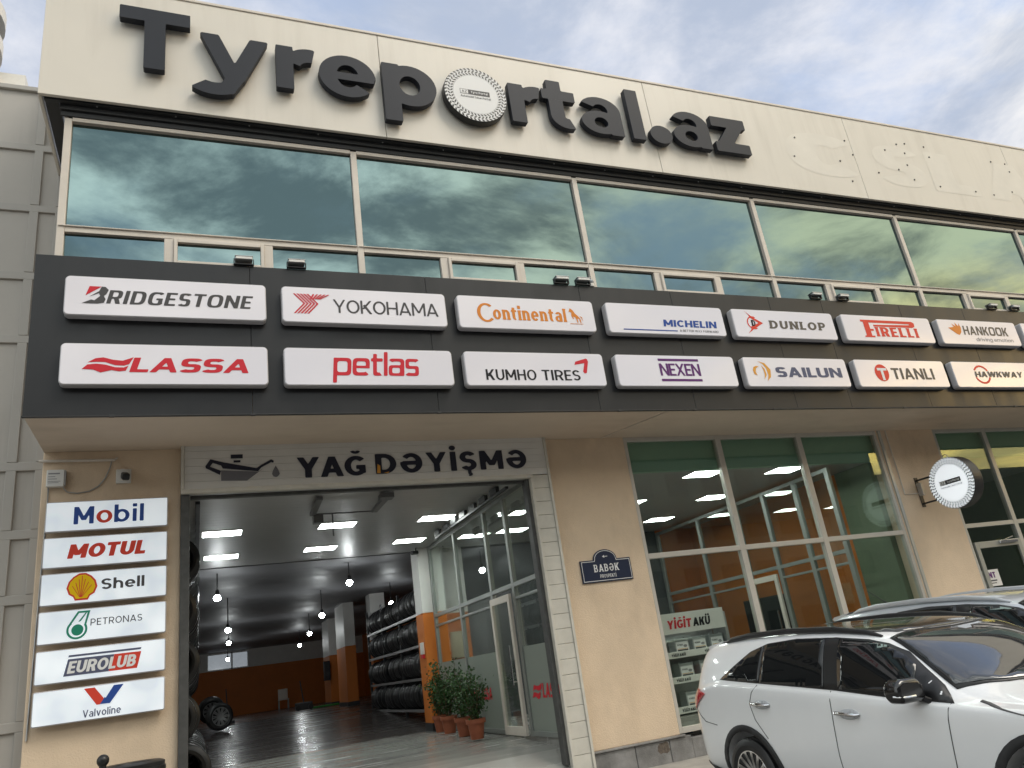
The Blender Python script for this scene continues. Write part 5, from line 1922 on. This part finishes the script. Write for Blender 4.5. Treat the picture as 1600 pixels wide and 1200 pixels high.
    for sd in (1, -1):
        panel('window_trim', dlo, M_BLACK, 'side', sd, .003, .07)
        panel('side_window', [(-.30, 1.230), (.315, 1.178), (.315, 1.49), (.13, 1.445), (-.09, 1.338)], M_CGLASS, 'side', sd, .006)
        panel('side_window', [(.328, 1.178), (1.17, 1.108), (1.13, 1.492), (.76, 1.512), (.37, 1.502), (.328, 1.493)], M_CGLASS, 'side', sd, .006)
        panel('side_window', [(1.33, 1.098), (1.93, 1.032), (2.10, 1.018), (2.06, 1.24), (1.95, 1.315), (1.78, 1.395), (1.6, 1.436), (1.29, 1.48)], M_CGLASS, 'side', sd, .006)
        strip('door_seam', [(.30, 1.16), (.22, 1.10), (.16, 1.0), (.20, .86), (.33, .70)], .006, M_SEAM, sd)
        strip('door_seam', [(1.25, 1.09), (1.24, .95), (1.20, .60), (1.19, .38)], .006, M_SEAM, sd)
        strip('door_seam', [(2.40, .995), (2.385, .95), (2.37, .88), (2.33, .6), (2.28, .38)], .006, M_SEAM, sd)
        strip('bonnet_seam', [(2.58, .985), (2.72, .955), (2.9, .915), (3.1, .875), (3.4, .82)], .007, M_SEAM, sd)
        strip('bumper_seam', [(-.90, .96), (-.70, .83), (-.48, .80)], .006, M_SEAM, sd)
        for y in (-.02, 3.03):
            arc = [(y + .475 * cos(radians(a)), .35 + .465 * sin(radians(a))) for a in range(-8, 190, 9)]
            arc2 = [(y + .405 * cos(radians(a)), .35 + .405 * sin(radians(a))) for a in range(-8, 190, 9)]
            panel('wheel_arch', arc + arc2[::-1], M_CLAD, 'side', sd, .008, .06)
        panel('sill_cladding', [(.40, .25), (2.58, .25), (2.58, .40), (.40, .40)], M_CLAD, 'side', sd, .008, .08)
        panel('bumper_cladding', [(-1.0, .44), (-.46, .36), (-.46, .26), (-.98, .30)], M_CLAD, 'side', sd, .008, .06)
        panel('tail_lamp', [(-.60, 1.10), (-.78, 1.15), (-.945, 1.11), (-.975, .99), (-.90, .94), (-.74, 1.03)], M_LAMP, 'side', sd, .012, .03)
        panel('headlight', [(3.45, .86), (3.87, .74), (3.91, .66), (3.55, .72)], M_HEAD, 'side', sd, .01, .04)
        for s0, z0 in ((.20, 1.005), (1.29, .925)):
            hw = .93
            rc = panel('handle_shade_patch', [(s0 + .14 + .11 * cos(2 * pi * k / 16), z0 - .012 + .042 * sin(2 * pi * k / 16)) for k in range(16)], mat('handle_shade', (0.55, 0.56, 0.58), 0.35, coat=1.0), 'side', sd, .001, .03)  # flat oval on the body; shade of a handle recess put into its grey
            h0 = cast(s0, z0 * zk, 'side', sd)[0]
            h1 = cast(s0 + .25, (z0 - .018) * zk, 'side', sd)[0]
            off = Vector((sd * .032, 0, 0))
            hb = MB()
            hb.tube([h0 + Vector((sd * .004, 0, 0)), h0 + off + Vector((0, .02, 0)), h0.lerp(h1, .5) + off * 1.15, h1 + off + Vector((0, -.02, 0)), h1 + Vector((sd * .004, 0, 0))], [.012, .017, .016, .017, .012], 10)
            hb.build('door_handle', M_CHROME, t, smooth=True, local=True)
        # mirror
        mm = MB()
        c0 = Vector((sd * 1.05, 2.14, 1.095 * zk))
        mm.prism([(-.13, -.085), (.10, -.085), (.135, -.03), (.13, .05), (.07, .082), (-.09, .078), (-.135, .03)], c0 + Vector((0, -.06, 0)), (sd, 0, 0), (0, 0, 1), (0, .15, 0))
        mo = mm.build('mirror', M_GBLACK if roofm is not paint else paint, t, smooth=True, local=True, angle=30, bevel=.035, seg=4)
        MB().bar(c0 + Vector((-sd * .10, .03, -.06)), Vector((sd * .87, 2.20, .99 * zk)), .09, .045).build('mirror_arm', M_BLACK, mo, local=True, bevel=.012)
        ml = MB()
        ml.tube([c0 + Vector((sd * .128, .03, -.03)), c0 + Vector((sd * .118, .075, -.035)), c0 + Vector((sd * .06, .092, -.04)), c0 + Vector((-sd * .02, .092, -.04))], .009, 8)
        ml.build('indicator', M_CHROME, mo, local=True, smooth=True)
        # roof rail
        rp = []
        for y, dz in ((-.42, .005), (-.30, .024), (0, .034), (.6, .036), (1.2, .032), (1.55, .022), (1.70, .004)):
            x = sd * I_(y, [-.5, 0, 1.2, 1.8], [.615, .64, .65, .635])
            h = cast(x, y, 'top', sd)[0]
            rp.append(h + Vector((0, 0, dz)))
        rr = MB()
        rr.tube(rp, [.012, .024, .028, .028, .028, .022, .012], 10)
        rr.build('roof_rail', railm, t, smooth=True, local=True)
        # wheels
        for y in (-.02, 3.03):
            wt = tyre_mesh(.35, .235, 48)
            wt.v = [(sd * .835 + b * 1.0, a + y, c + .345) for a, b, c in wt.v]
            wo = wt.build('wheel', M_RUBBER, t, smooth=True, local=True, angle=25)
            rb = MB()
            r = .245
            f = .095
            rb.lathe([(r, -.09), (r, f + .012), (r - .016, f + .012), (r - .022, -.09)], (0, 0, 0), 'x', 44, closed=True)
            rb.lathe([(.001, f), (.05, f), (.055, .02), (.001, .02)], (0, 0, 0), 'x', 18)
            rv = MB()
            for k in range(15):
                a = 2 * pi * k / 15
                for mbq, da, wdt, rad0 in ((rb, 0, .034, .05), (rv, pi / 15, .022, .09)):
                    p0 = Vector((f - .02, rad0 * cos(a + da), rad0 * sin(a + da)))
                    p1 = Vector((f + .004, (r - .012) * cos(a + da + .16), (r - .012) * sin(a + da + .16)))
                    mbq.bar(p0, p1, wdt, .02, up=(1, 0, 0))
            for q in (rb, rv):
                q.v = [(sd * (.835 + a), b + y, c + .345) for a, b, c in q.v]
            rb.build('rim', M_CHROME, wo, local=True)
            rv.build('rim_insert', M_DARK, wo, local=True)
            MB().lathe([(.001, sd * .80), (.22, sd * .80), (.22, sd * .82), (.001, sd * .82)], (0, y, .345), 'x', 30).build('brake_disc', M_BLACK, wo, local=True)
    if roofm is not paint:
        panel('roof_panel', [(-.575, -.45), (.575, -.45), (.585, .6), (.58, 1.55), (.5, 1.74), (.25, 1.80), (0, 1.82), (-.25, 1.80), (-.5, 1.74), (-.58, 1.55), (-.585, .6)], roofm, 'top', 1, .005, .09)
    wsp = [(.615, 1.80), (.69, 2.10), (.755, 2.36), (.68, 2.45), (.5, 2.57), (.25, 2.66), (0, 2.69)]
    top = [(.45, 1.82), (.22, 1.87), (0, 1.89)]
    pw = wsp + [(-a, b) for a, b in wsp[-2::-1]] + [(-a, b) for a, b in top] + [(a, b) for a, b in top[-2::-1]]
    wsd = [(a * 1.035, b + (.02 if b > 2.3 else -.03 if b < 1.85 else 0)) for a, b in wsp]
    tpd = [(a, b - .045) for a, b in top]
    panel('windscreen_trim', wsd + [(-a, b) for a, b in wsd[-2::-1]] + [(-a, b) for a, b in tpd] + [(a, b) for a, b in tpd[-2::-1]], M_BLACK, 'top', 1, .005, .09)
    panel('windscreen', pw, M_WSCREEN, 'top', 1, .011, .07)
    panel('rear_window', [(-.55, 1.18), (.55, 1.18), (.5, 1.47), (-.5, 1.47)], M_CGLASS, 'rear', 1, .008, .07)
    panel('grille', [(-.4, .5), (.4, .5), (.45, .68), (-.45, .68)], M_BLACK, 'front', 1, .008, .07)
    # roof spoiler
    sp_ = MB()
    for y, z, x in ((-.55, 1.57, .56), (-.85, 1.54, .55), (-.91, 1.515, .53), (-.84, 1.49, .55)):
        sp_.v += [(x, y, z * zk + .012), (0, y - .03, z * zk + .045), (-x, y, z * zk + .012)]
    for k in range(4):
        n_ = (k + 1) % 4
        for q in range(2):
            sp_.f.append((k * 3 + q, k * 3 + q + 1, n_ * 3 + q + 1, n_ * 3 + q))
    sp_.f += [(0, 3, 6, 9), (2, 11, 8, 5)]
    sp_.build('spoiler', paint, t, smooth=True, local=True, angle=50)
    for x in (.35, -.25):
        MB().bar((x, 2.74, 1.03 * zk + .03), (x - .55, 2.66, 1.06 * zk + .045), .012, .012).build('wiper', M_BLACK, t, local=True)
    if antenna:
        MB().tube([(.1, -.35, 1.61 * zk), (.1, -.36, 1.63 * zk), (.1, -.62, 1.80 * zk)], [.012, .007, .004], 6).build('antenna', M_BLACK, t, local=True)
    return t


make_car('parked_suv', 'white sport utility car with black glass roof and black mirrors parked before the shop windows', M_WPAINT, M_ROOFBLK, M_BLACK, (5.85, 6.80, 0), 1.0)
make_car('parked_estate', 'silver grey car with silver roof rails and rod antenna parked beyond the white one', M_SPAINT, M_SPAINT, mat('silver_rail', (0.55, 0.57, 0.6), 0.3, metal=0.4), (8.24, 7.38, 0), 1.07, True)
